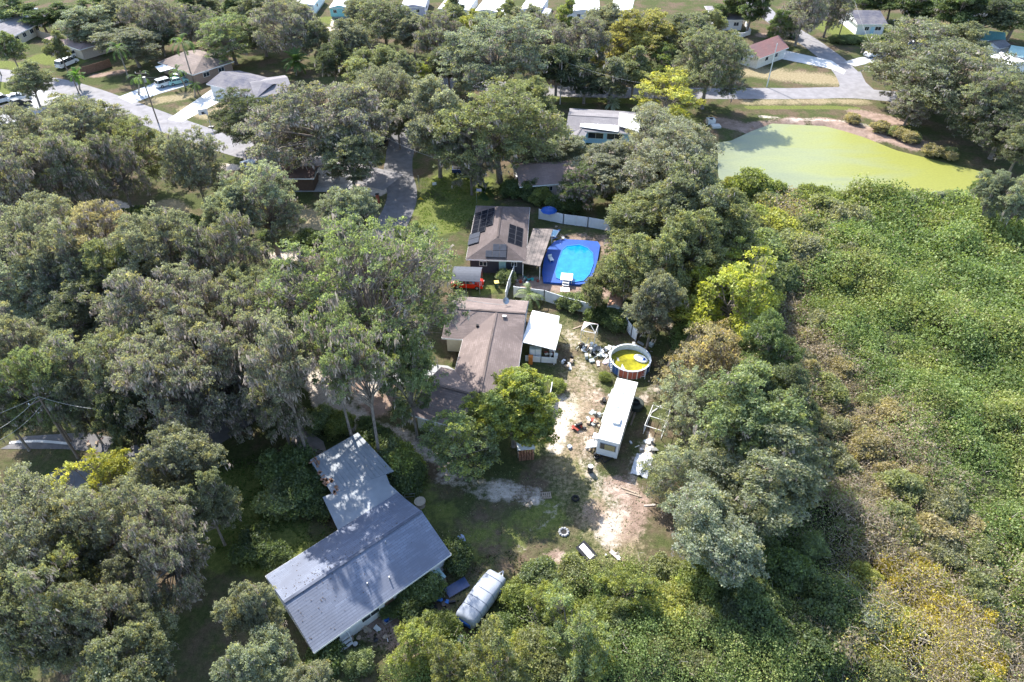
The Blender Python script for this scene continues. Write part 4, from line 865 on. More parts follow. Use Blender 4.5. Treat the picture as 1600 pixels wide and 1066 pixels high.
def flatroof(root, quad, z, m, th=0.12, ribs=0, posts=None, name='patio_roof', slope_=0.0, label=None):
    P = [gp(x, y, z)-Vector(root.location) for x, y in quad]
    for p in P: p.z = z
    b = MB(); n = len(P)
    b.add([(p.x, p.y, z-th) for p in P]+[(p.x, p.y, z) for p in P], [tuple(range(n)), tuple(range(n, 2*n))]+[(i, (i+1) % n, n+(i+1) % n, n+i) for i in range(n)])
    if ribs:
        for i in range(1, ribs):
            t = i/ribs; b.bar(P[0].lerp(P[1], t)+Vector((0, 0, .012)), P[3].lerp(P[2], t)+Vector((0, 0, .012)), 0.05, 0.04)
    o = b.build(name, m, root)
    me = o.data; 
    import bmesh
    bm = bmesh.new(); bm.from_mesh(me); bmesh.ops.recalc_face_normals(bm, faces=bm.faces); bm.to_mesh(me); bm.free()
    if label: o['label'] = label
    for k in (posts if posts is not None else range(n)):
        p = P[k]; c = sum(P, Vector())/n; q = p.lerp(c, 0.05); MB().box((q.x, q.y, (z-th)/2), (.1, .1, z-th)).build('post', WHITE, root)
    HOUSEFOOT.append([(p.x+root.location.x, p.y+root.location.y) for p in P])
    return o, P
def house(name, label, B, C, Wd, *a, cat='house', **k):
    cen, ang, L = frame(B, C, Wd, k.get('ze', 2.6)); r = thing(name, label, cat, (cen.x, cen.y, 0)); wing(r, B, C, Wd, *a, **k); return r, cen, ang, L
R_SLATE = roofmat('slate_blue_shingle', (0.205, 0.23, 0.295), (0.155, 0.175, 0.23), (0.145, 0.16, 0.205))
R_BROWN = roofmat('brown_shingle', (0.25, 0.20, 0.185), (0.19, 0.152, 0.14), (0.155, 0.124, 0.116))
R_PINK = roofmat('pinkish_shingle', (0.36, 0.27, 0.25), (0.30, 0.22, 0.205), (0.25, 0.19, 0.18))
R_RED = roofmat('brick_red_shingle', (0.42, 0.22, 0.19), (0.34, 0.17, 0.15), (0.32, 0.19, 0.17))
R_GREY = roofmat('grey_shingle', (0.27, 0.255, 0.265), (0.22, 0.21, 0.22), (0.19, 0.18, 0.19))
R_DARK = roofmat('dark_shingle', (0.13, 0.13, 0.16), (0.09, 0.09, 0.12), (0.18, 0.17, 0.18))
R_TAN = roofmat('tan_shingle', (0.29, 0.235, 0.21), (0.23, 0.185, 0.165), (0.19, 0.155, 0.14))
R_HID = roofmat('dark_brown_shingle', (0.16, 0.11, 0.10), (0.12, 0.08, 0.07), (0.10, 0.075, 0.07))
LBLUE = m_('pale_blue_paint', (0.42, 0.66, 0.78), 0.6, var=0.06)
METALF = mat('weathered_metal_roof', (0.30, 0.325, 0.355), 0.6, scale=0.5, c2=(0.21, 0.23, 0.255))
WALLW = m_('white_stucco', (0.74, 0.75, 0.76), 0.9, var=0.08, scale=0.7)

def atwing(cen, ang, x, y, z): return Vector((cen.x+x*math.cos(ang)-y*math.sin(ang), cen.y+x*math.sin(ang)+y*math.cos(ang), z))
def roofz(y, hy, ze, rise): return ze+rise*(1-abs(y)/hy)
# slate blue roofed house (bottom)
h1, cen, ang, L = house('slate_roof_house', 'low white house with slate blue shingle roof and flat metal carport, bottom left of centre', (490, 1020), (705, 866), 8.9, R_SLATE, WALLW, rise=1.75,
    windows=[('S', -5.2, 1.5, 1.0, 1.5), ('S', -1.5, 1.8, 1.1, 1.5), ('S', 2.2, 1.2, 1.0, 1.5), ('W', 0.5, 1.4, 1.0, 1.5), ('E', 1.0, 1.4, 1.0, 1.5)], doors=[('S', 0.4, 0.9, 2.05, m_('brown_door', (0.16, 0.10, 0.07)))])
wing_z = 2.55
o, P = flatroof(h1, [(504, 777), (519, 771), (603, 741), (609, 757), (662, 806), (528, 828)], 2.60, METALF, posts=[], name='flat_roof')
o, P = flatroof(h1, [(484, 719), (559, 676), (615, 736), (519, 772)], 2.62, METALF, ribs=14, posts=[0, 1], name='carport_roof')
# rusty strip and leaf litter on the carport roof
litter = m_('leaf_litter', (0.11, 0.09, 0.075), .95, var=.3, scale=4); ll = MB(); rr = random.Random(8)
for i in range(240):
    x, y = rr.uniform(-L/2+.3, L/2-.3), rr.choice([rr.gauss(0.25, .5), rr.uniform(-4.2, 4.2)]); x = x if rr.random() < .5 else rr.gauss(-3.5, 1.6); x = max(-L/2+.3, min(L/2-.3, x)); y = max(-4.2, min(4.2, y))
    q = atwing(cen, ang, x, y, roofz(y, 4.45, 2.6, 1.75)+.045)-Vector(h1.location); s_ = rr.uniform(.03, .09); ll.box(q, (s_, s_*rr.uniform(.4, 1), .012), rr.uniform(0, 3))
ll.build('leaf_litter', litter, h1)['kind'] = 'stuff'
lb = MB(); rr = random.Random(3)
rust = m_('rust', (0.40, 0.22, 0.14), 0.9, var=0.3, scale=3)
for i in range(26):
    t = rr.uniform(0, 1); q = P[0].lerp(P[3], t).lerp(P[1].lerp(P[2], t), rr.uniform(0.0, 0.16)**1.2); lb.box((q.x, q.y, 2.629), (rr.uniform(.15, .6), rr.uniform(.1, .4), .012), rr.uniform(0, 3))
lb.build('rust_patch', rust, h1)['kind'] = 'stuff'
def ploc(root, px, py, z): q = gp(px, py, z)-Vector(root.location); q.z = z; return q
MB().box(ploc(h1, 603, 800, 1.25), (1.0, .1, 2.0), ang).build('side_door', WHITE, h1)
# roof pieces lying on the shingles: vents
for x, y in ((-0.6, -2.6), (1.2, -3.2), (2.6, -.6)):
    q = atwing(cen, ang, x, y, roofz(y, 4.45, 2.6, 1.75))-Vector(h1.location); MB().tube([q, q+Vector((0, 0, .4))], 0.06, 8).build('vent_pipe', STEEL, h1)
q = atwing(cen, ang, -3.8, -4.75, 0); ladd = None
# white steps, south-west side
def steps_thing(px, py, rz, label, n, w, dirv, m, rise=0.18, run=0.28, rail=True):
    p = gp(px, py); t = thing('wooden_steps', label, 'steps', (p.x, p.y, 0), rz)
    for i in range(n): part('tread', m, t, ((0, i*run, (i+1)*rise), (w, run*.9, .05)))
    for s in (-1, 1):
        MB().bar((s*w/2, -.1, 0), (s*w/2, n*run, n*rise), .05, .22).build('stringer', m, t)
        if rail:
            MB().bar((s*w/2, 0, .9), (s*w/2, n*run, n*rise+.9), .05, .08).build('handrail', m, t)
            for k in range(5): y = k*n*run/4; MB().box((s*w/2, y, y/run*rise+.45), (.05, .05, .9)).build('baluster', m, t)
    return t
steps_thing(541, 1013, ang+0.0, 'small white wooden steps with railings beside the white wall of the slate roofed house', 4, 1.3, 1, WHITE)

# middle brown house
p = gp(770, 560, 2.6)
h2 = thing('brown_roof_house', 'cream house with brown shingle roofs in a U shape, in the middle of the photo', 'house', (p.x, p.y, 0))
wing(h2, (690, 528), (816, 537), 8.6, R_BROWN, CREAM, rise=1.35, windows=[('S', -1.6, 1.0, .9, 1.7), ('S', 0.3, 1.0, .9, 1.7), ('E', 0, 1.2, 1, 1.6)])
wing(h2, (641, 648), (765, 683), 8.2, R_BROWN, CREAM, rise=1.25, windows=[('S', -2.6, 1.2, 1, 1.5)])
c2, a2, L2 = wing(h2, (700, 622), (800, 630), 14.2, R_BROWN, CREAM, ze=2.62, rise=1.32, ridge='y', windows=[('W', 1.0, 1.0, 1, 1.5)], Lx=7.4)
fl = MB().lathe([(0.0, 0), (.42, 0.10), (.46, .14), (.05, .05)], (0, 0, 0), 16)
dish = thing('satellite_dish', 'grey satellite dish on the north slope of the brown roof', 'satellite dish', ploc(h2, 790, 475, 3.4)+Vector(h2.location), 0.5)
d_ = fl.build('dish', STEEL, dish); d_.location = (0, 0, .5); d_.rotation_euler = (0.9, 0.2, 0); MB().bar((0, 0, -.6), (0, 0, .5), .05).build('mast', STEEL, dish)
MB().box(ploc(h2, 746, 509, 3.35), (.3, .3, .3)).build('vent', DARKI, h2); MB().box(ploc(h2, 788, 494, 3.9), (.5, .3, .12), a2).build('roof_patch', WHITE, h2)
pat = thing('patio_cover', 'white flat metal patio roof on the east side of the brown house', 'patio roof', tuple(gp(845, 520, 0)))
flatroof(pat, [(832, 485), (874, 494), (868, 547), (815, 534)], 2.62, WHITEM, ribs=11, posts=[1, 2])
flatroof(pat, [(871, 505), (878, 508), (868, 547), (862, 546)], 2.55, WHITEM, th=.1, posts=[])
w3 = thing('porch_clutter_wall', 'low white half wall under the patio roof', 'wall', tuple(gp(845, 566, 0)), a2)
part('panel', WHITE, w3, ((-1.0, 0, .45), (1.9, .08, .9))); part('panel', WHITE, w3, ((1.0, 0, .45), (1.9, .08, .9)))
for x, lb_ in ((832, 'left pale appliance cabinet under the patio roof'), (841, 'right pale appliance cabinet under the patio roof')):
    q = gp(x, 563); t = thing('cabinet', lb_, 'cabinet', (q.x, q.y+.5, 0), a2); part('body', m_('pale_green_enamel', (.5, .58, .55), .5), t, ((0, 0, .85), (.75, .6, 1.7))); part('door', WHITE, t, ((0, -.32, .85), (.6, .03, 1.5)))
q = gp(829, 568); t = thing('orange_crate', 'upright orange crate beside the patio wall', 'crate', (q.x, q.y, 0), a2)
ORG = m_('orange_plastic', (.62, .22, .05), .6); part('side', ORG, t, ((0, 0, .6), (.5, .4, 1.2))); part('lid', ORG, t, ((0, 0, 1.24), (.56, .46, .06)))

# solar roofed house
R_UMB = roofmat('umber_shingle', (0.165, 0.135, 0.128), (0.13, 0.105, 0.10), (0.105, 0.085, 0.08))
h3, c3, a3, L3 = house('solar_roof_house', 'dark house with brown hip roof carrying solar panels, left of the blue pool', (728, 405), (818, 408), 15.2, R_UMB, m_('dark_blue_siding', (0.05, 0.055, 0.07), .8), rise=1.6, ridge='y', hip=(3.6, 3.0),
    windows=[('S', -1.9, 1.1, .8, 1.6), ('S', 2.6, .8, .8, 1.7)], doors=[('S', .9, 1.0, 2.05, m_('pale_teal_door', (.35, .55, .52)))], Lx=8.6)
PAN = m_('solar_cell', (0.010, 0.012, 0.018), 0.9, spec=.03); PANG = m_('grey_solar_cell', (0.06, 0.067, 0.085), 0.8, spec=.05); PANF = m_('panel_frame', (.12, .12, .13), .8, spec=.05)
def panel_on(root, cen, ang, side, hx, ze, rise, u, v, w, h, m, hl=3.6, hy=7.6):
    """u along the eave, v up the slope"""
    if side == 'W': sl = math.hypot(hx, rise); X = Vector((0, -1, 0)); U = Vector((hx, 0, rise)).normalized(); O = Vector((-hx, 0, ze))
    elif side == 'E': sl = math.hypot(hx, rise); X = Vector((0, 1, 0)); U = Vector((-hx, 0, rise)).normalized(); O = Vector((hx, 0, ze))
    else: X = Vector((1, 0, 0)); U = Vector((0, hl, rise)).normalized(); O = Vector((0, -hy, ze))
    N = X.cross(U); c = O+X*u+U*v+N*.12
    Rm = Matrix.Rotation(ang, 3, 'Z'); loc = cen-Vector(root.location)
    M = Matrix.Translation(loc) @ Rm.to_4x4() @ Matrix.Translation(c) @ Matrix((X, U, N)).transposed().to_4x4()
    b = MB(); b.M = M; b.box((0, 0, 0), (w, h, .05)); o = b.build('solar_panel', PANF, root)
    b = MB(); b.M = M; b.box((0, 0, .03), (w-.07, h-.07, .02)); b.build('cell_sheet', m, o)
for i in range(5):
    for j in range(3 if i < 4 else 2): panel_on(h3, c3, a3, 'W', 4.3, 2.6, 1.6, -4.2+i*1.25, .9+j*1.12, 1.2, 1.06, PAN)
for j in range(2): panel_on(h3, c3, a3, 'W', 4.3, 2.6, 1.6, 2.0+j*1.5, .95, 1.42, 1.7, PANG)
for i in range(4):
    for j in range(2): panel_on(h3, c3, a3, 'E', 4.3, 2.6, 1.6, -1.2+i*1.25-2.6, 1.2+j*1.15, 1.2, 1.08, PAN)
for i, (u, v) in enumerate([(-1.2, .95), (-.2, .95), (.8, .95), (-.2, 2.1), (.8, 2.1)]): panel_on(h3, c3, a3, 'S', 4.3, 2.6, 1.6, u+.3, v, .96, 1.1, PANG)
pt3 = thing('pool_patio_roof', 'grey-brown flat patio roof between the solar roofed house and the blue pool', 'patio roof', tuple(gp(840, 385, 0)))
flatroof(pt3, [(833, 357), (864, 358), (844, 416), (816, 411)], 2.6, roofmat('grey_brown_shingle', (.19, .175, .17), (.15, .138, .135), (.25, .21, .19)), ribs=5)

# other houses
SHED_DOOR = m_('garage_door', (.7, .7, .7))
h4, *_ = house('pink_roof_house', 'house with pinkish shingle roof half hidden under the great olive oak', (812, 292), (915, 284), 10, R_PINK, m_('pinkish_stucco', (.55, .46, .44)), rise=1.4, windows=[('S', -1.6, 1.0, .9, 1.6), ('S', -.4, 1.0, .9, 1.6), ('S', 3, 1.2, .9, 1.6)])
h5, c5, a5, L5 = house('white_awning_house', 'pale blue house with low grey roof and wide white awning, beyond the olive oak', (884, 203), (1003, 210), 10.5, R_GREY, LBLUE, rise=.75, windows=[('S', -1.2, 3.0, 1.2, 1.6), ('S', 2.4, 3.0, 1.2, 1.6)], Lx=14)
flatroof(h5, [(909, 185), (968, 191), (966, 206), (906, 198)], 2.98, WHITEM, ribs=9, posts=[], name='awning')
flatroof(h5, [(968, 176), (1002, 182), (998, 206), (966, 196)], 3.42, WHITEM, ribs=6, posts=[], name='white_roof_panel')
ex = thing('side_shed', 'small grey roofed extension with pale blue wall at the left end of the awning house', 'shed', tuple(gp(900, 215, 0)))
wing(ex, (889, 216), (910, 219), 4.5, R_GREY, LBLUE, ze=2.4, rise=.35, ridge='y', over=.15)
house('red_roof_house', 'white gabled house with brick-red roof beside the upper road', (1147, 80), (1186, 92), 12.5, R_RED, m_('cream_white_stucco', (.74, .71, .64)), rise=2.1, ridge='y', fine=False, windows=[('S', -1.5, 1.1, 1.2, 1.5), ('E', 2, 1.2, 1, 1.6), ('E', -2, 1.2, 1, 1.6)], doors=[('E', 4.5, 2.4, 2.1, SHED_DOOR)])
h7, *_ = house('grey_roof_house', 'white house with grey hip roof behind the brick-red roof', (1117, 31), (1165, 31), 13, R_GREY, WALLW, rise=1.6, hip=(3, 3), fine=False, ze=2.8, windows=[('S', 2, 1.4, 1, 1.6), ('S', -1.5, 1.0, 1, 1.6)])
h8, *_ = house('slate_roof_cottage', 'pale blue cottage with dark slate roof behind the green hedge, top right', (1340, 38), (1388, 38), 13, R_DARK, WALLW, rise=1.6, ze=2.8, fine=False, windows=[('S', -1, 1.2, 1, 1.6), ('S', 2, 1.6, 1, 1.6)], doors=[('S', .6, .9, 2, LBLUE)])
h9, *_ = house('cream_house', 'cream house with grey-brown roof and many windows at the left edge, top', (20, 57), (62, 36), 11.5, R_GREY, m_('cream_siding', (.62, .57, .44)), rise=1.5, fine=False, windows=[('S', -4, 1.4, 1.1, 1.6), ('S', -1, 1.4, 1.1, 1.6), ('S', 2, 1.4, 1.1, 1.6), ('S', 4.4, 1.2, 1.1, 1.6)])
house('blue_roof_house', 'white house with slate blue roof at the left edge, behind the cream house', (-30, 32), (38, 29), 10, roofmat('blue_grey_metal', (.36, .42, .50), (.30, .35, .42)), WALLW, rise=1.2, ze=3.2, hip=(0, 3), fine=False, windows=[('S', 1, 1, 1, 1.8), ('S', 4, 1, 1, 1.8)])
house('tan_roof_house', 'house with pale tan hip roof under the silvery oak, top left', (69, 60), (124, 78), 10, R_PINK, m_('beige_wall', (.5, .43, .36)), rise=1.5, hip=(4, 3), fine=False)
h10, *_ = house('tan_hip_house', 'house with pinkish-tan hip roof behind the tall palms', (246, 97), (301, 117), 11, R_TAN, m_('brown_wall', (.30, .22, .17)), rise=1.7, hip=(3.5, 3.5), fine=False, windows=[('E', 2, 1.6, 1, 1.6), ('E', -2, 1.6, 1, 1.6), ('S', 2, 1.3, 1, 1.6)])
flatroof(h10, [(242, 104), (262, 99), (272, 106), (250, 112)], 2.5, WHITEM, posts=[], name='porch_roof')
h11, *_ = house('dark_roof_house', 'white house with long dark roof at the end of the bright driveway', (322, 131), (402, 152), 9.4, R_DARK, WALLW, rise=1.2, hip=(0, 0), fine=False, windows=[('S', 2.0, .9, 1.2, 1.5), ('S', 4.0, .9, 1.2, 1.5)], doors=[('S', -3.0, 2.6, 2.1, SHED_DOOR)])
wing(h11, (398, 152), (458, 143), 10.5, R_GREY, WALLW, rise=1.3, fine=False)
house('hidden_brown_house', 'dark brown roof showing between the left canopy oaks', (28, 578), (128, 596), 9, R_HID, m_('dark_wall', (.12, .08, .06)), rise=1.3)
q, c12, a12, L12 = house('garage', 'dark brown low roof under the trees left of the silvery oak, near the parked truck', (402, 279), (490, 279), 4.6, R_HID, m_('dark_wall', (.12, .08, .06)), rise=.7, fine=False)
house('shed', 'small grey shed roof between the oaks, upper centre', (598, 116), (616, 113), 3.4, R_GREY, WALLW, rise=.5, fine=False, cat='shed')
TEAL = roofmat('teal_metal', (.14, .32, .32), (.12, .28, .29)); TEALP = roofmat('pale_teal_metal', (.42, .60, .56), (.38, .55, .52))
house('teal_roof_house', 'low building with pale teal roof at the right edge', (1575, 86), (1640, 96), 8, TEALP, WALLW, rise=1.2, fine=False)
house('white_roof_shed', 'shed with bright white roof at the right edge below the teal roof', (1547, 88), (1582, 103), 5.5, WHITEM, WALLW, rise=.8, fine=False, cat='shed')
house('dark_teal_house', 'building with dark teal roof in the shade, right edge', (1532, 62), (1572, 66), 8, TEAL, WALLW, rise=1.2, fine=False)
house('small_white_shed', 'little pale roofed shed between the two teal roofs', (1562, 76), (1582, 72), 5, R_GREY, WALLW, rise=.8, fine=False, cat='shed')
# mobile homes along the top edge
def mobile(B, C, Wd, rm, wm, label, win=2):
    r, c, a, L = house('mobile_home', label, B, C, Wd, rm, wm, ze=2.9, rise=.6, ridge='y', over=.12, fine=False, cat='mobile home', wallz=.5, windows=[('S', -1.3, 1.0, .9, 1.9), ('S', 1.3, 1.0, .9, 1.9), ('W', -3, 1.2, .9, 1.9), ('E', -3, 1.2, .9, 1.9)])
    s = MB(); s.M = Matrix.Translation(c-Vector(r.location)) @ Matrix.Rotation(a, 4, 'Z'); s.box((0, 0, .25), (L-.5, Wd-.5, .5)); s.build('skirting', CONC2, r)
mobile((514, 12), (545, 12), 14, WHITEM, m_('aqua_paint', (.30, .68, .72)), 'aqua mobile home at the top edge, leftmost of the row')
mobile((626, 11), (664, 11), 14, roofmat('lilac_metal', (.50, .49, .58), (.45, .44, .53)), m_('lilac_wall', (.55, .54, .62)), 'lilac-grey mobile home at the top edge')
mobile((684, 14), (732, 16), 15, WHITEM, WALLW, 'white mobile home right of the lilac one, top edge')
mobile((742, 17), (778, 19), 15, WHITEM, WALLW, 'white mobile home with attached carport, top edge')
mobile((812, 15), (844, 17), 14, WHITEM, WALLW, 'white mobile home with lilac porch roof, top edge')
mobile((886, 18), (938, 19), 15, WHITEM, WALLW, 'widest white mobile home with blue door, top edge right of centre')
mobile((952, 20), (985, 22), 14, WHITEM, WALLW, 'last white mobile home of the row, beside the golden tree')
mobile((450, 8), (490, 8), 14, WHITEM, WALLW, 'white mobile home mostly off the top edge, left of the aqua one')
for qd, zz, mm, lb_ in (([(780, 10), (798, 12), (793, 24), (776, 21)], 2.4, WHITEM, 'white carport roof on thin posts beside a mobile home, top edge'),
                       ([(845, 10), (862, 14), (858, 26), (842, 22)], 2.3, roofmat('lilac_metal', (.5, .49, .58), (.45, .44, .53)), 'lilac porch roof beside a white mobile home, top edge')):
    cp = thing('carport', lb_, 'carport', tuple(gp(*qd[3], 0))); flatroof(cp, qd, zz, mm)
# garden walls of the grey roofed house
def lowwall(pts, h, m, label, th=.15, name='garden_wall', cat='wall'):
    P = pxs(pts); t = thing(name, label, cat, tuple(P[0]))
    for a, b in zip(P, P[1:]):
        a2_, b2_ = a-P[0], b-P[0]; MB().bar(a2_+Vector((0, 0, h/2)), b2_+Vector((0, 0, h/2)), th, h).build('panel', m, t)
    return t
lowwall([(1143, 58), (1160, 58), (1172, 54), (1164, 40)], 1.1, WALLW, 'white garden wall below the grey roofed house')

# fences of vinyl panels
def vinyl_fence(pts, label, h=1.8, m=VINYL, step=2.4):
    P = pxs(pts); t = thing('vinyl_fence', label, 'fence', tuple(P[0])); o = P[0]
    for a, b in zip(P, P[1:]):
        n = max(1, round((b-a).length/step))
        for i in range(n):
            u, v = a.lerp(b, i/n)-o, a.lerp(b, (i+1)/n)-o; d = (v-u).normalized()
            u2, v2 = u+d*.07, v-d*.07
            MB().bar(u2+Vector((0, 0, h*.5)), v2+Vector((0, 0, h*.5)), .04, h*.92).build('panel', m, t)
            r_ = MB().bar(u2+Vector((0, 0, h*.97)), v2+Vector((0, 0, h*.97)), .07, .1); r_.bar(u2+Vector((0, 0, .1)), v2+Vector((0, 0, .1)), .07, .12); r_.build('rail', m, t)
            MB().box((u.x, u.y, h*.51), (.13, .13, h*1.02)).build('post', m, t)
        MB().box((v.x, v.y, h*.51), (.13, .13, h*1.02)).build('post', m, t)
    return t
vinyl_fence([(842, 342), (880, 350), (918, 355), (952, 361)], 'white vinyl fence behind the blue pool, under the trees')
vinyl_fence([(803, 464), (850, 470), (880, 480), (925, 492)], 'white vinyl fence between the patio roof and the pool yard')
vinyl_fence([(806, 420), (801, 437), (794, 455), (790, 472)], 'white vinyl fence running from the solar roofed house to the brown roof')
vinyl_fence([(975, 505), (979, 517), (986, 526), (993, 532)], 'curving white fence behind the round pool', step=1.2)
vinyl_fence([(945, 500), (960, 502), (975, 505)], 'short white fence stretch below the orange shed roof')
vinyl_fence([(862, 612), (857, 640), (850, 662)], 'white garden wall between the bright round tree and the yard', h=1.5)
# brown wooden fences top left
def wood_fence(pts, label, m=WOOD, h=1.8):
    P = pxs(pts); t = thing('wooden_fence', label, 'fence', tuple(P[0])); o = P[0]
    for a, b in zip(P, P[1:]):
        n = max(1, round((b-a).length/2.4))
        for i in range(n):
            u, v = a.lerp(b, i/n)-o, a.lerp(b, (i+1)/n)-o; MB().bar(u+Vector((0, 0, h/2)), v+Vector((0, 0, h/2)), .05, h).build('panel', m, t); MB().box((u.x, u.y, h/2+.05), (.12, .12, h+.1)).build('post', m, t)
FB = m_('red_brown_fence', (.22, .13, .09), .9, var=.2)
wood_fence([(128, 118), (150, 112), (175, 104)], 'reddish wooden fence behind the palms, top left', FB)
wood_fence([(48, 52), (66, 60), (90, 66)], 'wooden fence beside the cream house, top left', WOOD)
wood_fence([(312, 124), (325, 118), (342, 112)], 'wooden fence between the tan roof and the dark roof', WOOD)

# swimming pools
BLU = m_('blue_pool_liner', (0.01, 0.075, 0.34), .5, var=.15, scale=.8)
def water_mat(name, c, c2, scale=.7, rough=.08):
    m = mat(name, c, rough, scale=scale, c2=c2, spec=.5); return m
p = gp(893, 410); bp = thing('blue_pool', 'big bright blue swimming pool with dark blue surround, right of the solar roofed house', 'swimming pool', (p.x, p.y, 0))
def rel(root, pts, z=0): return [gp(x, y, z)-Vector((root.location.x, root.location.y, 0)) for x, y in pts]
outer = rel(bp, [(849, 440), (847, 425), (850, 405), (856, 388), (866, 377), (878, 373), (915, 375), (934, 377), (938, 383), (934, 405), (928, 425), (922, 441), (905, 444)], .35)
inner = rel(bp, [(870, 434), (868, 424), (873, 405), (879, 391), (886, 385), (905, 383), (918, 388), (926, 396), (927, 412), (921, 428), (912, 438), (893, 441)], .35)
b = MB(); no, ni = len(outer), len(inner)
b.prism([(q.x, q.y) for q in outer], 0.0, .30); b.build('surround', BLU, bp)
b = MB(); cc = sum(inner, Vector())/ni
rim = [cc+(q-cc)*1.03 for q in inner]
b.add([(q.x, q.y, .306) for q in rim]+[(q.x, q.y, .40) for q in rim]+[(q.x, q.y, .40) for q in inner]+[(q.x, q.y, .306) for q in inner],
      [f for i in range(ni) for j in ((i+1) % ni,) for f in ((i, j, ni+j, ni+i), (ni+i, ni+j, 2*ni+j, 2*ni+i), (2*ni+i, 2*ni+j, 3*ni+j, 3*ni+i))])
b.build('rim', m_('mid_blue_vinyl', (.03, .22, .55), .4), bp)
POOLW = mat('pool_water', (0.01, 0.25, 0.52), .06, scale=1.4, c2=(0.0, 0.16, 0.43), spec=.5)
polyb = MB().prism([(cc+(q-cc)*.995)[:2] for q in inner], .31, .345); polyb.build('water', POOLW, bp)
for (x, y) in ((851, 412), (856, 390), (934, 380), (848, 432)):
    q = gp(x, y, .3)-Vector(bp.location)
for x, y, lb_ in ((861, 407, 'white deck chair lying on the dark blue pool surround'),):
    q = gp(x, y, .3); t = thing('deck_chair', lb_, 'chair', (q.x, q.y, .30), .3); part('seat', WHITE, t, ((0, 0, .3), (.6, .9, .05))); part('back', WHITE, t, ((0, .55, .5), (.6, .06, .45)))
    for sx in (-1, 1):
        for sy in (-1, 1): part('leg', WHITE, t, ((sx*.27, sy*.4, .15), (.04, .04, .3)))
q = gp(884, 447); t = thing('pool_deck', 'small white pool deck with steps at the near end of the blue pool', 'deck', (q.x, q.y, 0), -.15)
part('platform', WHITE, t, ((0, 1.0, .9), (1.7, 1.7, .08)))
for sx in (-1, 1):
    for sy in (.3, 1.7): part('leg', WHITE, t, ((sx*.75, sy, .43), (.09, .09, .86)))
for i in range(3): part('step', WHITE, t, ((0, -.15-i*.28, .7-i*.22), (.9, .26, .05)))
for sx in (-1, 1): MB().bar((sx*.45, -.9, .75), (sx*.45, .1, 1.5), .05).build('handrail', WHITE, t)
q = gp(882, 455); t = thing('patio_table', 'pinkish patio table with a few things on it below the pool deck', 'table', (q.x, q.y-.6, 0)); part('tabletop', m_('faded_pink', (.6, .5, .5)), t, ((0, 0, .72), (1.3, 1.0, .05)))
for sx in (-1, 1):
    for sy in (-1, 1): part('leg', STEEL, t, ((sx*.55, sy*.4, .35), (.05, .05, .7)))
q = gp(866, 366); t = thing('window_frame_panel', 'white framed glass panel lying beside the patio roof near the pool', 'panel', (q.x, q.y, 0.1), 1.2); part('frame', WHITE, t, ((0, 0, .05), (2.0, 1.1, .08))); part('pane', LBLUE, t, ((0, 0, .1), (1.7, .8, .03)))
q = gp(857, 345); t = thing('blue_umbrella', 'closed blue patio umbrella by the white pool fence', 'umbrella', (q.x, q.y, 0)); MB().lathe([(1.35, 1.9), (.9, 2.2), (.02, 2.45)], n=8).build('canopy', BLU, t); MB().tube([(0, 0, 0), (0, 0, 2.5)], .03).build('pole', STEEL, t)
q = gp(901, 341); t = thing('blue_bin', 'navy bin behind the white pool fence', 'bin', (q.x, q.y-1.5, 0)); part('body', BLU, t, ((0, 0, .55), (.9, .7, 1.1))); part('lid', BLACK, t, ((0, 0, 1.13), (1.0, .8, .08)))
# round above-ground pool
q = gp(983, 571); rp = thing('round_pool', 'round above-ground pool with yellow-green algae water, behind the trailer', 'swimming pool', (q.x, q.y, 0))
R0 = 2.5; n = 28
b = MB(); b.lathe([(R0, 0), (R0, 1.25), (R0+.08, 1.28), (R0+.08, 1.33), (R0-.12, 1.33), (R0-.12, 1.28), (R0-.05, 1.25), (R0-.05, .2)], n=n, cap=False); b.build('wall', m_('pool_wall_steel', (.62, .68, .74), .5), rp, smooth=False)
red = m_('faded_red_panel', (.45, .13, .09), .6); navy = m_('navy_panel', (.05, .12, .32), .6)
for k in range(n):
    a0 = 2*math.pi*(k+.5)/n; dirx = math.cos(a0), math.sin(a0)
    mm = red if math.sin(a0) < -.75 else navy
    if math.sin(a0) < .3: MB().box((dirx[0]*(R0+.012), dirx[1]*(R0+.012), .62), (.03, .5, 1.1), a0).build('wall_panel', mm, rp)
for k in range(14):
    a0 = 2*math.pi*k/14; MB().box((math.cos(a0)*(R0+.06), math.sin(a0)*(R0+.06), .63), (.08, .12, 1.26), a0).build('upright', WHITE, rp)
ALG = mat('algae_water', (.40, .37, .03), .15, scale=.9, c2=(.11, .11, .02), spec=.4)
MB().lathe([(R0-.06, .40), (R0-.06, .50), (0.001, .50)], n=n, cap=False).build('water', ALG, rp)
t = thing('pool_float', 'white and blue inflatable float lying in the algae pool', 'pool float', (q.x+1.45, q.y+.55, .5), .9); b = MB(); b.tube([(math.cos(a)*.5, math.sin(a)*.8, .12) for a in [2*math.pi*i/12 for i in range(13)]], .14, 6, False); b.build('ring', WHITE, t); part('mat', WHITE, t, ((0, .1, .12), (.75, 1.1, .08))); part('seat', BLU, t, ((0, -.45, .15), (.7, .35, .12)))
t = thing('pool_broom', 'triangular grey pool tool leaning into the algae water', 'pool tool', (q.x-1.0, q.y-.9, .5)); MB().prism([(-.3, -.4), (.3, -.4), (.05, .6)], .02, .06).build('plate', m_('grey_plastic', (.4, .45, .45)), t)
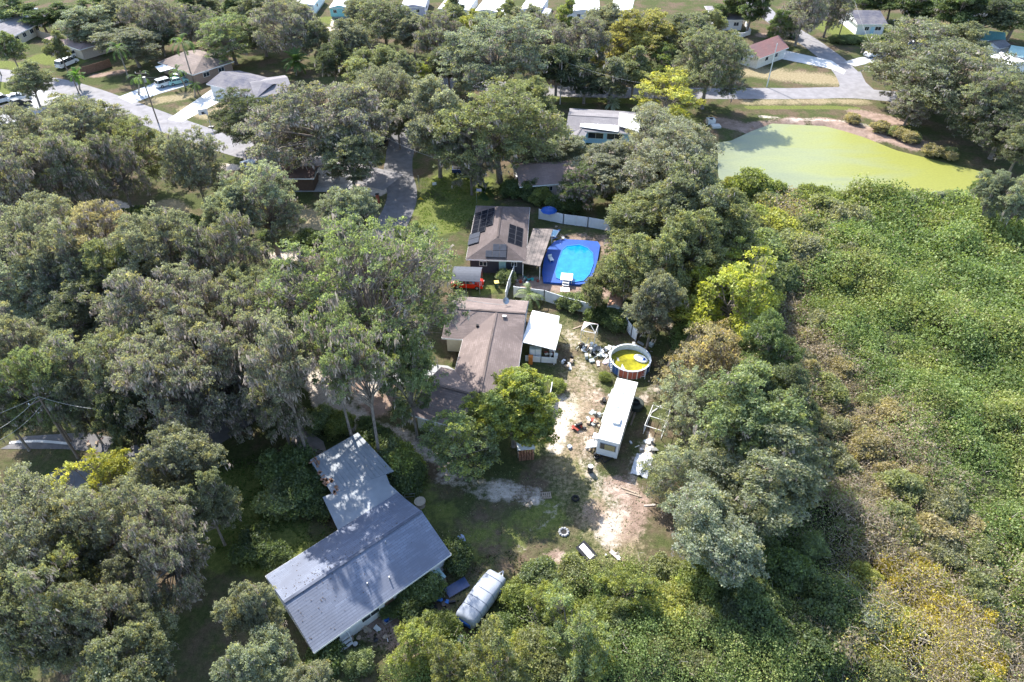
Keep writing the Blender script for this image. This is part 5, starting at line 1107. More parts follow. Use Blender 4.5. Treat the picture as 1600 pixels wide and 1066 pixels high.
def stepladder(px, py, label, rz, h=1.5, m=WHITE, w=.5):
    q = gp(px, py); t = thing('pool_ladder', label, 'ladder', (q.x, q.y, 0), rz)
    for s in (-1, 1):
        MB().bar((s*w/2, -.45, 0), (s*w/2, 0, h), .05).build('rail', m, t); MB().bar((s*w/2, .45, 0), (s*w/2, 0, h), .05).build('rail', m, t)
    for i in range(1, 5): f = i/5; MB().bar((-w/2, -.45*(1-f), h*f), (w/2, -.45*(1-f), h*f), .09, .03).build('rung', m, t)
stepladder(954, 577, 'white A-frame ladder left of the round pool', .4); stepladder(1005, 588, 'white A-frame ladder right of the round pool', -.3)

# travel trailer
cen, ang, L = frame((935, 685), (966, 693), 9.7, 3.05)
tr = thing('travel_trailer', 'long white travel trailer with white roof parked in the sandy yard', 'trailer', (cen.x, cen.y, 0), ang)
LX, LY = 2.3, 9.7
ALU = m_('white_trailer_skin', (.76, .77, .78), .45, var=.06)
b = MB(); b.box((0, 0, 1.72), (LX, LY-.1, 2.42)); b.build('body', ALU, tr)
b = MB(); b.box((0, 0, 2.97), (LX+.12, LY, .1)); b.build('roof', WHITEM, tr)
b = MB()
for i in range(13): b.box((0, -LY/2+.4+i*.74, 3.03), (LX, .05, .02))
b.build('roof_seams', m_('seam_white', (.68, .68, .68)), tr)
b = MB(); b.box((.25, -1.9, 3.17), (.75, .95, .28)); b.lathe([(.36, 3.02), (.42, 3.2), (.30, 3.34), (.05, 3.40)], (.25, -1.9, 0), 10); b.build('air_conditioner', m_('grey_white_plastic', (.55, .58, .60)), tr)
for y, s_ in ((2.6, .36), (.4, .3)): part('roof_vent', m_('vent_lid', (.55, .56, .56)), tr, ((-.2, y, 3.07), (s_, s_, .1)))
part('plumbing_vent', STEEL, tr, ((.7, 3.6, 3.1), (.12, .12, .18)))
fr = part('front_window', m_('window_trim', (.3, .3, .32)), tr, ((0.05, -LY/2+.02, 2.0), (1.75, .06, .95)))
part('pane', GLASS, fr, ((0.05, -LY/2-.02, 2.0), (1.6, .03, .8)))
BL = m_('yellow_blinds', (.60, .48, .22), .7)
for i in range(7): part('blind_slat', BL, fr, ((.25, -LY/2-.045, 1.66+i*.115), (1.1, .012, .06)))
part('side_window', GLASS, tr, ((-LX/2-.01, 1.5, 2.0), (.03, 1.1, .7))); part('side_window', GLASS, tr, ((LX/2+.01, -1.5, 2.0), (.03, 1.1, .7))); part('side_window', GLASS, tr, ((LX/2+.01, 2.0, 2.0), (.03, 1.1, .7)))
part('door', m_('trailer_door', (.66, .66, .64)), tr, ((-LX/2-.02, -3.2, 1.6), (.04, .75, 1.95)))
MB().tube([(-LX/2-.14, -2.3, 2.82), (-LX/2-.14, 3.0, 2.82)], .09, 8).build('awning_roll', WHITE, tr)
for y in (-.5, .45):
    for s in (-1, 1):
        w = MB().tube([(s*1.0-.11, y, .36), (s*1.0+.11, y, .36)], .36, 14).build('wheel', TYRE, tr); MB().tube([(s*1.0-.12, y, .36), (s*1.0+.12, y, .36)], .17, 10).build('rim', STEEL, w)
MB().bar((0, -LY/2-.9, .45), (-.7, -LY/2+.1, .5), .08, .12).bar((0, -LY/2-.9, .45), (.7, -LY/2+.1, .5), .08, .12).build('tongue', BLACK, tr)
for s in (-1, 1): part('jack', STEEL, tr, ((s*.9, -LY/2+.4, .25), (.08, .08, .5)))
q = tr.matrix_basis @ Vector((-LX/2-.6, -3.6, 0))
st = thing('trailer_steps', 'white wooden steps with railing at the front left side of the trailer', 'steps', (q.x, q.y, 0), ang)
for i in range(5): part('tread', WHITE, st, ((-.55+i*.26, 0, .15+i*.17), (.22, 1.1, .05)))
part('landing', WHITE, st, ((.2, .9, .85), (.9, .8, .06)))
for s in (-1, 1): MB().bar((-.7, s*.56, .1), (.6, s*.56, .95), .05, .16).build('stringer', WHITE, st); MB().bar((-.65, s*.56, .9), (.5, s*.56, 1.75), .05).build('handrail', BLACK if s > 0 else WHITE, st)
for x in (-.6, 0, .5): MB().bar((x, .56, .2+(x+.6)*.6), (x, .56, 1.0+(x+.6)*.65), .04).build('baluster', BLACK, st)
# ---------------------------------------------------------------- vehicles
def car(px0, py0, px1, py1, L, kind, color, label, name='parked_car', cat='car', z0=0):
    """px0,py0 rear, px1,py1 front, both on the ground"""
    a, b_ = gp(px0, py0), gp(px1, py1); c = (a+b_)/2; d = b_-a; rz = math.atan2(d.y, d.x)
    t = thing(name, label, cat, (c.x, c.y, z0), rz); w = {'sedan': 1.78, 'suv': 1.9, 'pickup': 1.95, 'van': 1.95}[kind]
    P = {'sedan': [(-.5, .30), (-.5, .85), (-.38, .98), (.22, .95), (.46, .78), (.5, .55), (.5, .28)],
         'suv': [(-.5, .35), (-.5, 1.05), (.26, 1.08), (.47, .92), (.5, .65), (.5, .33)],
         'van': [(-.5, .35), (-.5, 1.15), (.33, 1.12), (.47, .90), (.5, .62), (.5, .33)],
         'pickup': [(-.5, .45), (-.5, 1.08), (-.10, 1.10), (.25, 1.12), (.47, 1.05), (.5, .75), (.5, .40)]}[kind]
    Cb = {'sedan': [(-.40, .95), (-.27, 1.40), (.06, 1.42), (.24, .95)], 'suv': [(-.49, 1.04), (-.44, 1.68), (.12, 1.70), (.28, 1.07)],
          'van': [(-.49, 1.14), (-.45, 1.80), (.20, 1.82), (.36, 1.10)], 'pickup': [(-.10, 1.10), (-.08, 1.75), (.13, 1.77), (.27, 1.11)]}[kind]
    pm = m_('car_paint_%d_%d_%d' % tuple(int(x*99) for x in color), color, .25, var=.03, spec=.6)
    n = len(P); bb = MB(); hw = w/2
    def yw(z): return hw*(1-.05*max(0, (z-.6)/.5))
    bb.add([(x*L, -yw(z), z) for x, z in P]+[(x*L, yw(z), z) for x, z in P], [tuple(range(n)), tuple(range(n, 2*n))[::-1]]+[(i, (i+1) % n, n+(i+1) % n, n+i)[::-1] for i in range(n)]); bb.build('body', pm, t)
    m = len(Cb); zt = Cb[1][1]; cw = lambda z: hw*(.93-.16*(z-Cb[0][1])/(zt-Cb[0][1]))
    g = MB(); g.add([(x*L, -cw(z), z) for x, z in Cb]+[(x*L, cw(z), z) for x, z in Cb], [(0, 1, 2, 3), (7, 6, 5, 4), (0, 4, 5, 1), (3, 2, 6, 7)]); g.build('windows', GLASS, t)
    r = MB(); x1, x2 = Cb[1][0]*L-.03, Cb[2][0]*L+.03; r.box(((x1+x2)/2, 0, zt+.02), (x2-x1, 2*cw(zt)+.05, .06))
    for fx in (.02, .5, .98):
        zb = Cb[0][1]; xb, xt = Cb[0][0]*L*(1-fx)+Cb[3][0]*L*fx, Cb[1][0]*L*(1-fx)+Cb[2][0]*L*fx
        for s in (-1, 1): r.bar((xb, s*(cw(zb)+.01), zb), (xt, s*(cw(zt)+.01), zt), .09, .05)
    r.build('cabin_roof', pm, t)
    if kind == 'pickup': part('truck_bed', DARKI, t, ((-.30*L, 0, 1.09), (.36*L, w*.8, .06)))
    for x in (-.31, .32):
        for s in (-1, 1):
            wh = MB().tube([(x*L, s*(hw-.22), .34), (x*L, s*(hw+.02), .34)], .34, 12).build('wheel', TYRE, t); MB().tube([(x*L, s*(hw-.1), .34), (x*L, s*(hw+.035), .34)], .19, 8).build('rim', STEEL, wh)
    for s in (-1, 1):
        part('headlight', WHITE, t, ((.5*L+.005, s*hw*.7, P[-2][1]+.06), (.04, .3, .14))); part('tail_light', m_('red_lens', (.5, .02, .02), .3), t, ((-.5*L-.005, s*hw*.78, .85), (.04, .2, .25)))
    return t
car(10, 174, 45, 163, 5.6, 'pickup', (.015, .02, .022), 'black pickup truck parked with two white cars at the left edge', 'pickup_truck', 'truck')
car(-12, 164, 20, 156, 4.8, 'suv', (.75, .76, .78), 'white car at the left edge behind the black pickup'); car(18, 158, 44, 153, 4.6, 'sedan', (.7, .72, .75), 'white saloon behind the black pickup hood, left')
car(252, 136, 270, 131, 4.6, 'suv', (.70, .74, .74), 'white car on the blue-grey driveway'); car(268, 133, 290, 128, 4.6, 'sedan', (.35, .62, .60), 'pale teal car on the blue-grey driveway')
car(280, 128, 294, 120, 4.8, 'van', (.7, .72, .75), 'pale van parked nearest the tan roofed garage', 'parked_van', 'van')
car(112, 90, 130, 84, 4.8, 'suv', (.78, .78, .78), 'white car in front of the pale tan roof, top left'); car(98, 106, 114, 99, 5.5, 'van', (.8, .8, .8), 'white van on the lawn by the narrow tree, top left', 'parked_van', 'van')
car(1380, 86, 1350, 90, 5.0, 'van', (.80, .80, .80), 'white minivan on the short driveway below the green hedge', 'parked_van', 'van')
car(1318, 28, 1295, 26, 4.8, 'sedan', (.55, .58, .62), 'silver car beside the slate roofed cottage, top right')
car(712, 270, 747, 270, 5.2, 'pickup', (.03, .05, .14), 'dark blue pickup parked under the great olive oak', 'pickup_truck', 'truck')
car(678, 160, 698, 156, 4.8, 'suv', (.30, .02, .03), 'dark red car parked in the shady upper road'); car(660, 162, 672, 150, 4.6, 'sedan', (.55, .6, .66), 'silver-blue car left of the dark red car')
car(536, 216, 548, 220, 4.6, 'suv', (.04, .045, .05), 'black car with white roof rack half hidden under the mossy oak'); car(592, 228, 602, 218, 4.6, 'sedan', (.02, .02, .03), 'black car at the shady kerb of the cul-de-sac')
car(470, 292, 492, 276, 4.8, 'suv', (.06, .07, .09), 'dark car in front of the low brown garage roof')
car(400, 268, 385, 258, 4.8, 'sedan', (.5, .53, .56), 'grey car at the garage beside the dark oak trunk')
car(822, 298, 846, 298, 4.8, 'sedan', (.35, .03, .05), 'red car beside the pink roofed house')
car(88, 628, 76, 645, 4.6, 'sedan', (.7, .72, .75), 'white car glimpsed through the left canopy')
car(1420, 78, 1436, 70, 5, 'van', (.8, .8, .8), 'white van glimpsed through the enormous spreading oak', 'parked_van', 'van')
# red car under the grey canopy
q = gp(731, 447); cn = thing('car_canopy', 'grey fabric canopy on posts over a red car, left of the white fence', 'canopy', (q.x, q.y-.2, 0), -.06)
b = MB(); pr = [(-1.75 + 3.5*i/8, 2.25+.5*math.sin(math.pi*i/8)) for i in range(9)]
vs = [(-2.0, y, z) for y, z in pr]+[(2.0, y, z) for y, z in pr]; b.add(vs, [(i, i+1, 10+i, 9+i)[::-1] for i in range(8)]); vs2 = [(x, y, z-.05) for x, y, z in vs]; b.add(vs2, [(i, i+1, 10+i, 9+i) for i in range(8)])
b.build('canopy_sheet', m_('grey_canopy', (.075, .085, .11), .7), cn)
for sx in (-1.9, 0, 1.9):
    for sy in (-1.65, 1.65): part('post', STEEL, cn, ((sx, sy, 1.13), (.06, .06, 2.26)))
car(714, 446, 748, 448, 4.5, 'sedan', (.62, .03, .01), 'bright red car under the grey canopy')
q = gp(776, 450); t = thing('trash_bin', 'dark wheeled bin with yellow lid beside the red car', 'bin', (q.x, q.y, 0), .2); MB().lathe([(.26, .05), (.33, 1.0)], n=4).build('body', m_('dark_green_plastic', (.03, .07, .05)), t); part('lid', m_('yellow_lid', (.75, .62, .15), .5), t, ((0, 0, 1.04), (.62, .7, .07))); part('wheel', TYRE, t, ((0, .32, .1), (.5, .1, .2)))

# covered boat
a, b_ = gp(723, 985), gp(780, 905); c = (a+b_)/2; rz = math.atan2((b_-a).y, (b_-a).x)
bt = thing('covered_boat', 'boat on a trailer under a silver tarpaulin with blue edge, bottom of the photo', 'boat', (c.x, c.y, 0), rz)
BLUEP_ = m_('grey_strap', (.12, .14, .19), .6)
bt.scale = (.88, .96, .92)
TARP = mat('silver_tarpaulin', (.34, .37, .42), .5, scale=1.0, c2=(.26, .285, .33), bump=.3, bscale=3)
secs = [(-2.9, .98, 1.15, 1.5), (-2.6, 1.06, 1.1, 1.85), (-1.6, 1.08, 1.05, 1.9), (-.6, 1.12, 1.05, 1.95), (.5, 1.12, 1.05, 2.05), (1.3, 1.1, 1.1, 1.9), (2.2, 1.06, 1.15, 1.8), (2.8, .98, 1.2, 1.65), (3.0, .85, 1.25, 1.45)]
vs = []; m = 10; rr = random.Random(4)
for x, hw, z0, z1 in secs:
    for yy, zz in ((-1.0, z0-.3), (-1.02, z0), (-.95, z0+(z1-z0)*.55), (-.78, z0+(z1-z0)*.9), (-.3, z1), (.3, z1+.02), (.78, z0+(z1-z0)*.9), (.95, z0+(z1-z0)*.55), (1.02, z0), (1.0, z0-.3)):
        vs.append((x+rr.uniform(-.05, .05), yy*hw, zz+rr.uniform(-.04, .04)))
fs = [(i*m+k, i*m+k+1, (i+1)*m+k+1, (i+1)*m+k)[::-1] for i in range(len(secs)-1) for k in range(m-1)]+[tuple(range(m)), tuple((len(secs)-1)*m+k for k in range(m))[::-1]]
MB().add(vs, fs).build('tarpaulin', TARP, bt, smooth=True)
for x in (-2.0, -.6, .9, 2.2):
    st_ = MB(); k_ = min(secs, key=lambda s_: abs(s_[0]-x)); hw, z0, z1 = k_[1], k_[2], k_[3]
    pp = [(k_[0]+.02, yy*hw*1.02, zz+.025) for yy, zz in ((-1.02, z0-.3), (-1.02, z0), (-.95, z0+(z1-z0)*.55), (-.78, z0+(z1-z0)*.9), (-.3, z1), (.3, z1+.02), (.78, z0+(z1-z0)*.9), (.95, z0+(z1-z0)*.55), (1.02, z0), (1.02, z0-.3))]
    for a_, c_ in zip(pp, pp[1:]): st_.bar(a_, c_, .035, .02)
    st_.build('strap', BLUEP_, bt)
hv = []
for x, hw, z0, z1 in secs: hv += [(x, -hw*.97, z0-.05), (x, -hw*.75, .62), (x, 0, .48), (x, hw*.75, .62), (x, hw*.97, z0-.05)]
hf = [(i*5+k, i*5+k+1, (i+1)*5+k+1, (i+1)*5+k) for i in range(len(secs)-1) for k in range(4)]+[(0, 1, 2, 3, 4)[::-1], tuple(len(secs)*5-5+k for k in range(5))]
MB().add(hv, hf).build('hull', m_('white_hull', (.7, .7, .72), .3), bt)
bb = MB(); BT = m_('blue_tarp', (.03, .13, .48), .5, var=.2); bb.box((-2.8, .1, .85), (.5, 1.5, .5), .1); bb.box((0, 1.15, .75), (4.8, .08, .5)); bb.box((2.4, .95, .9), (1.5, .1, .5), -.25); bb.box((2.2, -.98, .95), (1.4, .1, .4), .25); bb.build('blue_skirt', BT, bt)
fr = MB(); fr.bar((-2.9, .7, .42), (2.2, .7, .42), .1); fr.bar((-2.9, -.7, .42), (2.2, -.7, .42), .1); fr.bar((2.2, .7, .42), (4.1, 0, .42), .1); fr.bar((2.2, -.7, .42), (4.1, 0, .42), .1); fr.build('trailer_frame', STEEL, bt)
for s in (-1, 1): MB().tube([(-.8, s*.95-.1, .33), (-.8, s*.95+.1, .33)], .33, 12).build('wheel', TYRE, bt)
# things near the slate roofed house
q = gp(714, 919); t = thing('ground_solar_sheet', 'dark blue rectangular panel lying on the grass left of the covered boat', 'panel', (q.x, q.y, .12), .58)
part('frame', PANF, t, ((0, 0, 0), (2.2, 1.1, .06))); part('sheet', m_('navy_sheet', (.05, .08, .17), .35), t, ((0, 0, .035), (2.12, 1.02, .03)))
q = gp(676, 908); t = thing('hot_tub', 'pale teal square hot tub at the right end of the white wall', 'hot tub', (q.x, q.y, 0), .68)
part('cabinet', WOOD, t, ((0, 0, .4), (1.9, 1.7, .8))); part('cover', m_('pale_teal_cover', (.42, .58, .58), .5), t, ((0, 0, .85), (1.95, 1.75, .1))); part('fold', m_('fold', (.3, .42, .42)), t, ((0, 0, .905), (.05, 1.7, .02)))
q = gp(683, 922); t = thing('wire_rack', 'grey metal rack frame leaning beside the hot tub', 'rack', (q.x, q.y, 0), .68)
for i in range(5): MB().bar((-.8, -.3+i*.15, .3), (.8, -.3+i*.15, .3), .03).build('bar', STEEL, t)
for s in (-1, 1): MB().bar((s*.8, -.4, .3), (s*.8, .4, .3), .05).build('rail', STEEL, t); part('leg', STEEL, t, ((s*.8, 0, .15), (.05, .5, .3)))
q = gp(673, 924); t = thing('white_bucket', 'round white bucket lid beside the wire rack', 'bucket', (q.x, q.y, 0)); MB().lathe([(.2, 0), (.26, .5), (.28, .52), (.02, .53)], n=14).build('bucket', WHITE, t)
def ladder_flat(px, py, rz, L, label, m, z=.3, n=9):
    q = gp(px, py); t = thing('ladder', label, 'ladder', (q.x, q.y, z), rz)
    for s in (-1, 1): MB().bar((-L/2, s*.22, 0), (L/2, s*.22, 0), .04, .08).build('rail', m, t)
    for i in range(n): x = -L/2+L*(i+.5)/n; MB().bar((x, -.22, 0), (x, .22, 0), .035).build('rung', m, t)
    for x in (-L/2+.1, L/2-.1): part('block', WOOD, t, ((x, 0, -z/2-.03), (.2, .5, z-.08)))
ladder_flat(622, 962, .62, 2.8, 'pale aluminium ladder with blue end lying beside the white wall', STEEL)
q = gp(604, 970); t = thing('blue_crate', 'small blue crate at the foot of the ladder', 'crate', (q.x, q.y, 0), .6); part('tub', BT, t, ((0, 0, .15), (.4, .35, .3))); part('rim', BT, t, ((0, 0, .31), (.46, .41, .03)))
def junk(px, py, n, spread, mats, label, name='junk_pile', seed=1, hmax=.5, cat='junk'):
    r_ = random.Random(seed); q = gp(px, py); t = thing(name, label, cat, (q.x, q.y, 0))
    for i in range(n):
        x, y = r_.gauss(0, spread), r_.gauss(0, spread*.7); h = r_.uniform(.1, hmax); k = r_.random(); m = r_.choice(mats)
        b = MB()
        if k < .35: b.box((x, y, h/2), (r_.uniform(.2, .7), r_.uniform(.15, .5), h), r_.uniform(0, 3), r_.uniform(-.2, .2))
        elif k < .6: b.bar((x, y, .08), (x+r_.uniform(-.9, .9), y+r_.uniform(-.7, .7), r_.uniform(.1, hmax*1.4)), .06)
        elif k < .8: b.lathe([(.18, 0), (.22, h), (.05, h+.04)], (x, y, 0), 9)
        else: b.box((x, y, .06+h*.4), (r_.uniform(.5, 1.1), r_.uniform(.3, .6), .03), r_.uniform(0, 3), r_.uniform(-.5, .5), r_.uniform(-.4, .4))
        b.build(r_.choice(['scrap', 'box', 'board', 'can']), m, t)
    return t
REDP = m_('red_plastic', (.30, .06, .04), .6); TEALPL = m_('teal_plastic', (.05, .42, .40), .5); BLUEP = m_('blue_plastic', (.05, .18, .5), .5); GREYP = m_('grey_plastic', (.4, .45, .45)); TARPG = m_('sheeting', (.55, .57, .6), .4)
junk(918, 545, 26, .75, [WHITE, GREYP, BLACK, WOOD, STEEL, WOOD], 'jumbled heap of chairs and scrap in front of the small white gazebo', seed=2, hmax=.9)
junk(944, 554, 34, .85, [WHITE, GREYP, STEEL, GREYP, TARPG, BLACK], 'heap of grey and white household junk left of the round pool', seed=3, hmax=.7)
junk(942, 568, 6, .4, [m_('faded_pink', (.6, .5, .5)), WOOD, CONC], 'pinkish boards lying below the heap of junk', seed=31, hmax=.2)
junk(925, 662, 14, .55, [REDP, WHITE, BLACK, WOOD, WOOD, GREYP], 'clutter of red and white things beside the trailer door', seed=4)
junk(905, 668, 8, .4, [BLACK, WHITE, REDP], 'small grill and things on the sand left of the trailer', seed=5, hmax=.7)
junk(953, 622, 3, .2, [WHITE, BLACK], 'white box fixed beside the trailer wall, upper left', seed=6)
junk(944, 627, 4, .25, [BLACK, WOOD], 'small dark heap left of the trailer', seed=61)
junk(933, 650, 6, .4, [BLACK, GREYP], 'dark things on the ground along the trailer', seed=62)
junk(822, 440, 16, .9, [TEALPL, REDP, WHITE, BLACK, GREYP], 'toys and clutter on the shaded patio below the patio roof', seed=7)
junk(870, 372, 14, 1.2, [BLUEP, BLACK, WHITE, WOOD], 'pool gear heaped at the far left corner of the blue pool', seed=8)
junk(862, 555, 12, .7, [WHITE, REDP, BLACK, GREYP], 'things stacked beside the patio half wall', seed=9)
junk(888, 568, 8, .7, [BLACK, WOOD, WHITE], 'dark clutter in the shade right of the patio', seed=91)
junk(700, 985, 18, 1.0, [WOOD, BLACK, WHITE, m_('brown_tarp', (.12, .08, .06))], 'pile of boards and black bags left of the covered boat', seed=10)
junk(692, 940, 10, .6, [BLACK, GREYP, BLUEP], 'dark pots beside the wire rack', seed=11)
junk(585, 1000, 12, 1.4, [WOOD, BLACK, CONC], 'stones and pots on the bare soil under the white wall', seed=12, hmax=.25)
junk(1003, 545, 10, .8, [STEEL, GREYP, BLACK], 'grey scrap behind the round pool', seed=13)
junk(1045, 600, 5, .6, [BLUEP, TEALPL], 'blue toys on the shaded grass right of the round pool', seed=14, hmax=.3)
junk(890, 700, 2, .1, [WHITE, m_('bluish_cloth', (.3, .36, .5))], 'white and blue cloth lying in the grass', seed=15, hmax=.3)
junk(930, 715, 5, .3, [GREYP, BLACK], 'dark scrap beside the rain barrel', seed=16, hmax=.6)
junk(958, 868, 6, .4, [m_('faded_pink', (.6, .5, .5)), CONC], 'pale stones at the brush edge right of the leaning board', seed=17, hmax=.25)
junk(1000, 440, 6, .8, [WOOD, CONC], 'boards on the bare patch right of the blue pool', seed=18, hmax=.25)
junk(721, 843, 3, .2, [WHITE, m_('bluish_cloth', (.3, .36, .5))], 'pale bags lying on the shady lawn', seed=19, hmax=.25)
junk(1010, 700, 8, .6, [WHITE, STEEL], 'pale scrap beside the plastic sheeting', seed=20)
junk(145, 695, 5, .5, [REDP, WOOD], 'red garden things beside the lower left driveway', seed=21)
junk(290, 628, 3, .5, [REDP], 'red object glimpsed under the mossy oaks', seed=22, hmax=.8)
# small gazebo
q = gp(921, 541); t = thing('gazebo', 'small white gazebo frame with torn roof beside the junk heap', 'gazebo', (q.x, q.y+1.2, 0), -.3)
for sx in (-.9, .9):
    for sy in (-.9, .9): part('post', WHITE, t, ((sx, sy, 1.05), (.06, .06, 2.1))); MB().bar((sx, sy, 2.1), (0, 0, 2.7), .05).build('rafter', WHITE, t)
for sx in (-.9, .9): MB().bar((sx, -.9, 2.1), (sx, .9, 2.1), .05).build('beam', WHITE, t); MB().bar((-.9, sx, 2.1), (.9, sx, 2.1), .05).build('beam', WHITE, t)
b = MB(); b.add([(-.95, -.95, 2.14), (-.95, .95, 2.14), (0, 0, 2.74)], [(0, 2, 1)]); b.add([(-.95, .95, 2.14), (.95, .95, 2.14), (0, 0, 2.74)], [(0, 2, 1)]); b.build('canopy_cloth', m_('faded_pink', (.6, .5, .5)), t)
# round tank / barrel / tyre / pallet / fire pit
q = gp(922, 737); t = thing('rain_barrel', 'dark barrel with pale lid casting a shadow, below the trailer', 'barrel', (q.x, q.y, 0)); MB().lathe([(.27, 0), (.32, .3), (.32, .6), (.28, .9)], n=16).build('drum', m_('dark_barrel', (.06, .06, .06), .5), t); MB().lathe([(.29, .9), (.29, .93), (.02, .94)], n=16).build('lid', m_('pale_lid', (.6, .6, .6)), t)
def torus(R, r, n=20, m=8, z=0): 
    b = MB(); vs = [((R+r*math.cos(v))*math.cos(u), (R+r*math.cos(v))*math.sin(u), z+r*math.sin(v)) for u in [2*math.pi*i/n for i in range(n)] for v in [2*math.pi*j/m for j in range(m)]]
    return b.add(vs, [(i*m+j, ((i+1) % n)*m+j, ((i+1) % n)*m+(j+1) % m, i*m+(j+1) % m) for i in range(n) for j in range(m)])
q = gp(899, 780); t = thing('old_tyre', 'black tyre lying on the shaded grass', 'tyre', (q.x, q.y, 0)); torus(.30, .12, z=.12).build('tread', TYRE, t, smooth=True)
q = gp(854, 775); t = thing('pallet', 'small wooden pallet lying on the shady grass', 'pallet', (q.x, q.y, 0), .1)
for i in range(5): part('slat', WOOD, t, ((-.4+i*.2, 0, .13), (.12, .8, .03)))
for y in (-.35, 0, .35): part('bearer', WOOD, t, ((0, y, .06), (.95, .08, .1)))
q = gp(881, 832); t = thing('fire_pit', 'ring of stones with a dark fire pit on the shady lawn', 'fire pit', (q.x, q.y, 0))
for i in range(10): a_ = i*.628; MB().lathe([(.12, 0), (.16, .1), (.07, .2)], (math.cos(a_)*.42, math.sin(a_)*.42, 0), 6).build('stone', CONC2, t)
MB().lathe([(.3, 0), (.3, .05), (.01, .06)], n=10).build('ash', DARKI, t)
# leaning white board with black frame
q = gp(916, 867); t = thing('leaning_board', 'white board in a black frame leaning at the edge of the brush', 'board', (q.x, q.y, 0), -.95)
part('frame', BLACK, t, ((0, 0, .55), (2.0, 1.1, .08), 0, .35)); part('board', WHITE, t, ((0, 0, .61), (1.6, .55, .05), 0, .35)); 
for s in (-1, 1): part('support', BLACK, t, ((s*.8, .2, .28), (.08, .08, .56)))
def plank(px, py, rz, L, label, m=WOOD, z=.05): q = gp(px, py); t = thing('plank', label, 'plank', (q.x, q.y, z), rz); part('board', m, t, ((0, 0, 0), (L, .18, .05))); part('batten', m, t, ((L*.3, 0, .045), (.08, .3, .04)))
plank(984, 767, -.45, 1.9, 'long plank on the bare ground near the thin silvery tree'); plank(990, 773, -.35, 1.7, 'second plank just below the long one')
plank(985, 650, 1.1, 2.2, 'upper dark board leaning along the trailer side', WOODP); plank(989, 655, 1.2, 2.2, 'lower dark board beside the trailer side', WOODP); plank(902, 512, .5, 1.4, 'short pale plank by the patio roof'); plank(1015, 790, .1, 1.2, 'pale plank near the thin silvery tree', DEADW)
plank(660, 925, 1.0, 1.2, 'white plank in the shrubs beside the hot tub', WHITE); plank(1025, 640, .7, 1.8, 'grey plank right of the trailer', CONC2)
# white pipe frame
q = gp(1005, 678); t = thing('pipe_frame', 'white pipe frame of a collapsed greenhouse right of the trailer', 'frame', (q.x, q.y, 0), 1.15)
PV = WHITE
for x in (0, 1.6, 3.4):
    for y in (0, -2.0): part('post', PV, t, ((x, y, .7), (.05, .05, 1.4)))
    MB().bar((x, 0, 1.4), (x, -2.0, 1.4), .05).build('crossbar', PV, t)
for y in (0, -2.0):
    for z in (1.4, .1): MB().bar((0, y, z), (3.4, y, z), .05).build('rail', PV, t)
q = gp(985, 640); t = thing('dark_tank', 'dark round tank covered with junk between trailer and pipe frame', 'tank', (q.x+.6, q.y+.5, 0)); MB().lathe([(1.0, 0), (1.0, .6), (.9, .65), (.02, .66)], n=18).build('tub', m_('black_green', (.03, .04, .035)), t); torus(.38, .12, z=.74).build('tyre', TYRE, t)
# plastic sheeting on a frame
q = gp(1003, 728); t = thing('plastic_sheeting', 'crumpled translucent plastic sheeting over a low frame right of the trailer shadow', 'sheeting', (q.x, q.y, 0), 1.2)
rr = random.Random(9); nx_, ny_ = 11, 8; vs = [((i-5)*.3, (j-3.5)*.26, max(.03, .75-.06*abs(i-5)**1.3-.05*abs(j-3.5)**1.5+rr.uniform(-.12, .12))) for i in range(nx_) for j in range(ny_)]
MB().add(vs, [(i*ny_+j, (i+1)*ny_+j, (i+1)*ny_+j+1, i*ny_+j+1) for i in range(nx_-1) for j in range(ny_-1)]).build('sheet', TARPG, t)
for x in (-1.3, 1.3): part('stake', WOOD, t, ((x, 0, .25), (.06, .06, .5)))
# little orange-roofed shed right of pool
house('orange_roof_shed', 'small shed with salmon orange roof right of the white fence', (949, 478), (974, 482), 3.0, roofmat('salmon_metal', (.60, .36, .24), (.54, .32, .22), (.5, .3, .22)), m_('shed_wall', (.5, .44, .36)), ze=2.2, rise=.5, ridge='y', over=.12, fine=False, cat='shed')
# lean-to with brown stack near the round tree
q = gp(822, 716); t = thing('firewood_shelter', 'small white roofed shelter over stacked firewood left of the yard shadow', 'shelter', (q.x, q.y, 0), .1)
part('roof', WHITE, t, ((0, .5, 1.5), (1.9, 1.1, .06), 0, .1))
for s in (-.85, .85): part('post', WOOD, t, ((s, .1, .72), (.08, .08, 1.44))); part('post', WOOD, t, ((s, .95, .75), (.08, .08, 1.5)))
RW = m_('red_firewood', (.32, .16, .10), .9, var=.3, scale=5)
rr = random.Random(6)
for i in range(18): MB().tube([(-.7+.28*(i % 6), -.35, .14+.26*(i//6)), (-.7+.28*(i % 6), .55, .14+.26*(i//6))], .12, 7).build('log', RW, t)
# wire spool and bench right of the carport
q = gp(657, 790); t = thing('round_table', 'round wicker topped table right of the slate blue roof', 'table', (q.x, q.y, 0)); MB().lathe([(.12, 0), (.12, .62), (.58, .64), (.58, .72), (.5, .70), (.02, .70)], n=18).build('top', m_('wicker', (.42, .36, .28)), t); MB().lathe([(.5, 0), (.5, .06), (.1, .07)], n=14).build('foot', WOOD, t)
q = gp(641, 781); t = thing('clothes_rack', 'thin metal rack beside the round wicker table', 'rack', (q.x, q.y, 0), .1)
for x in (-.5, .5): part('post', STEEL, t, ((x, 0, .5), (.04, .04, 1.0)))
for z in (.5, .98): MB().bar((-.5, 0, z), (.5, 0, z), .04).build('bar', STEEL, t)
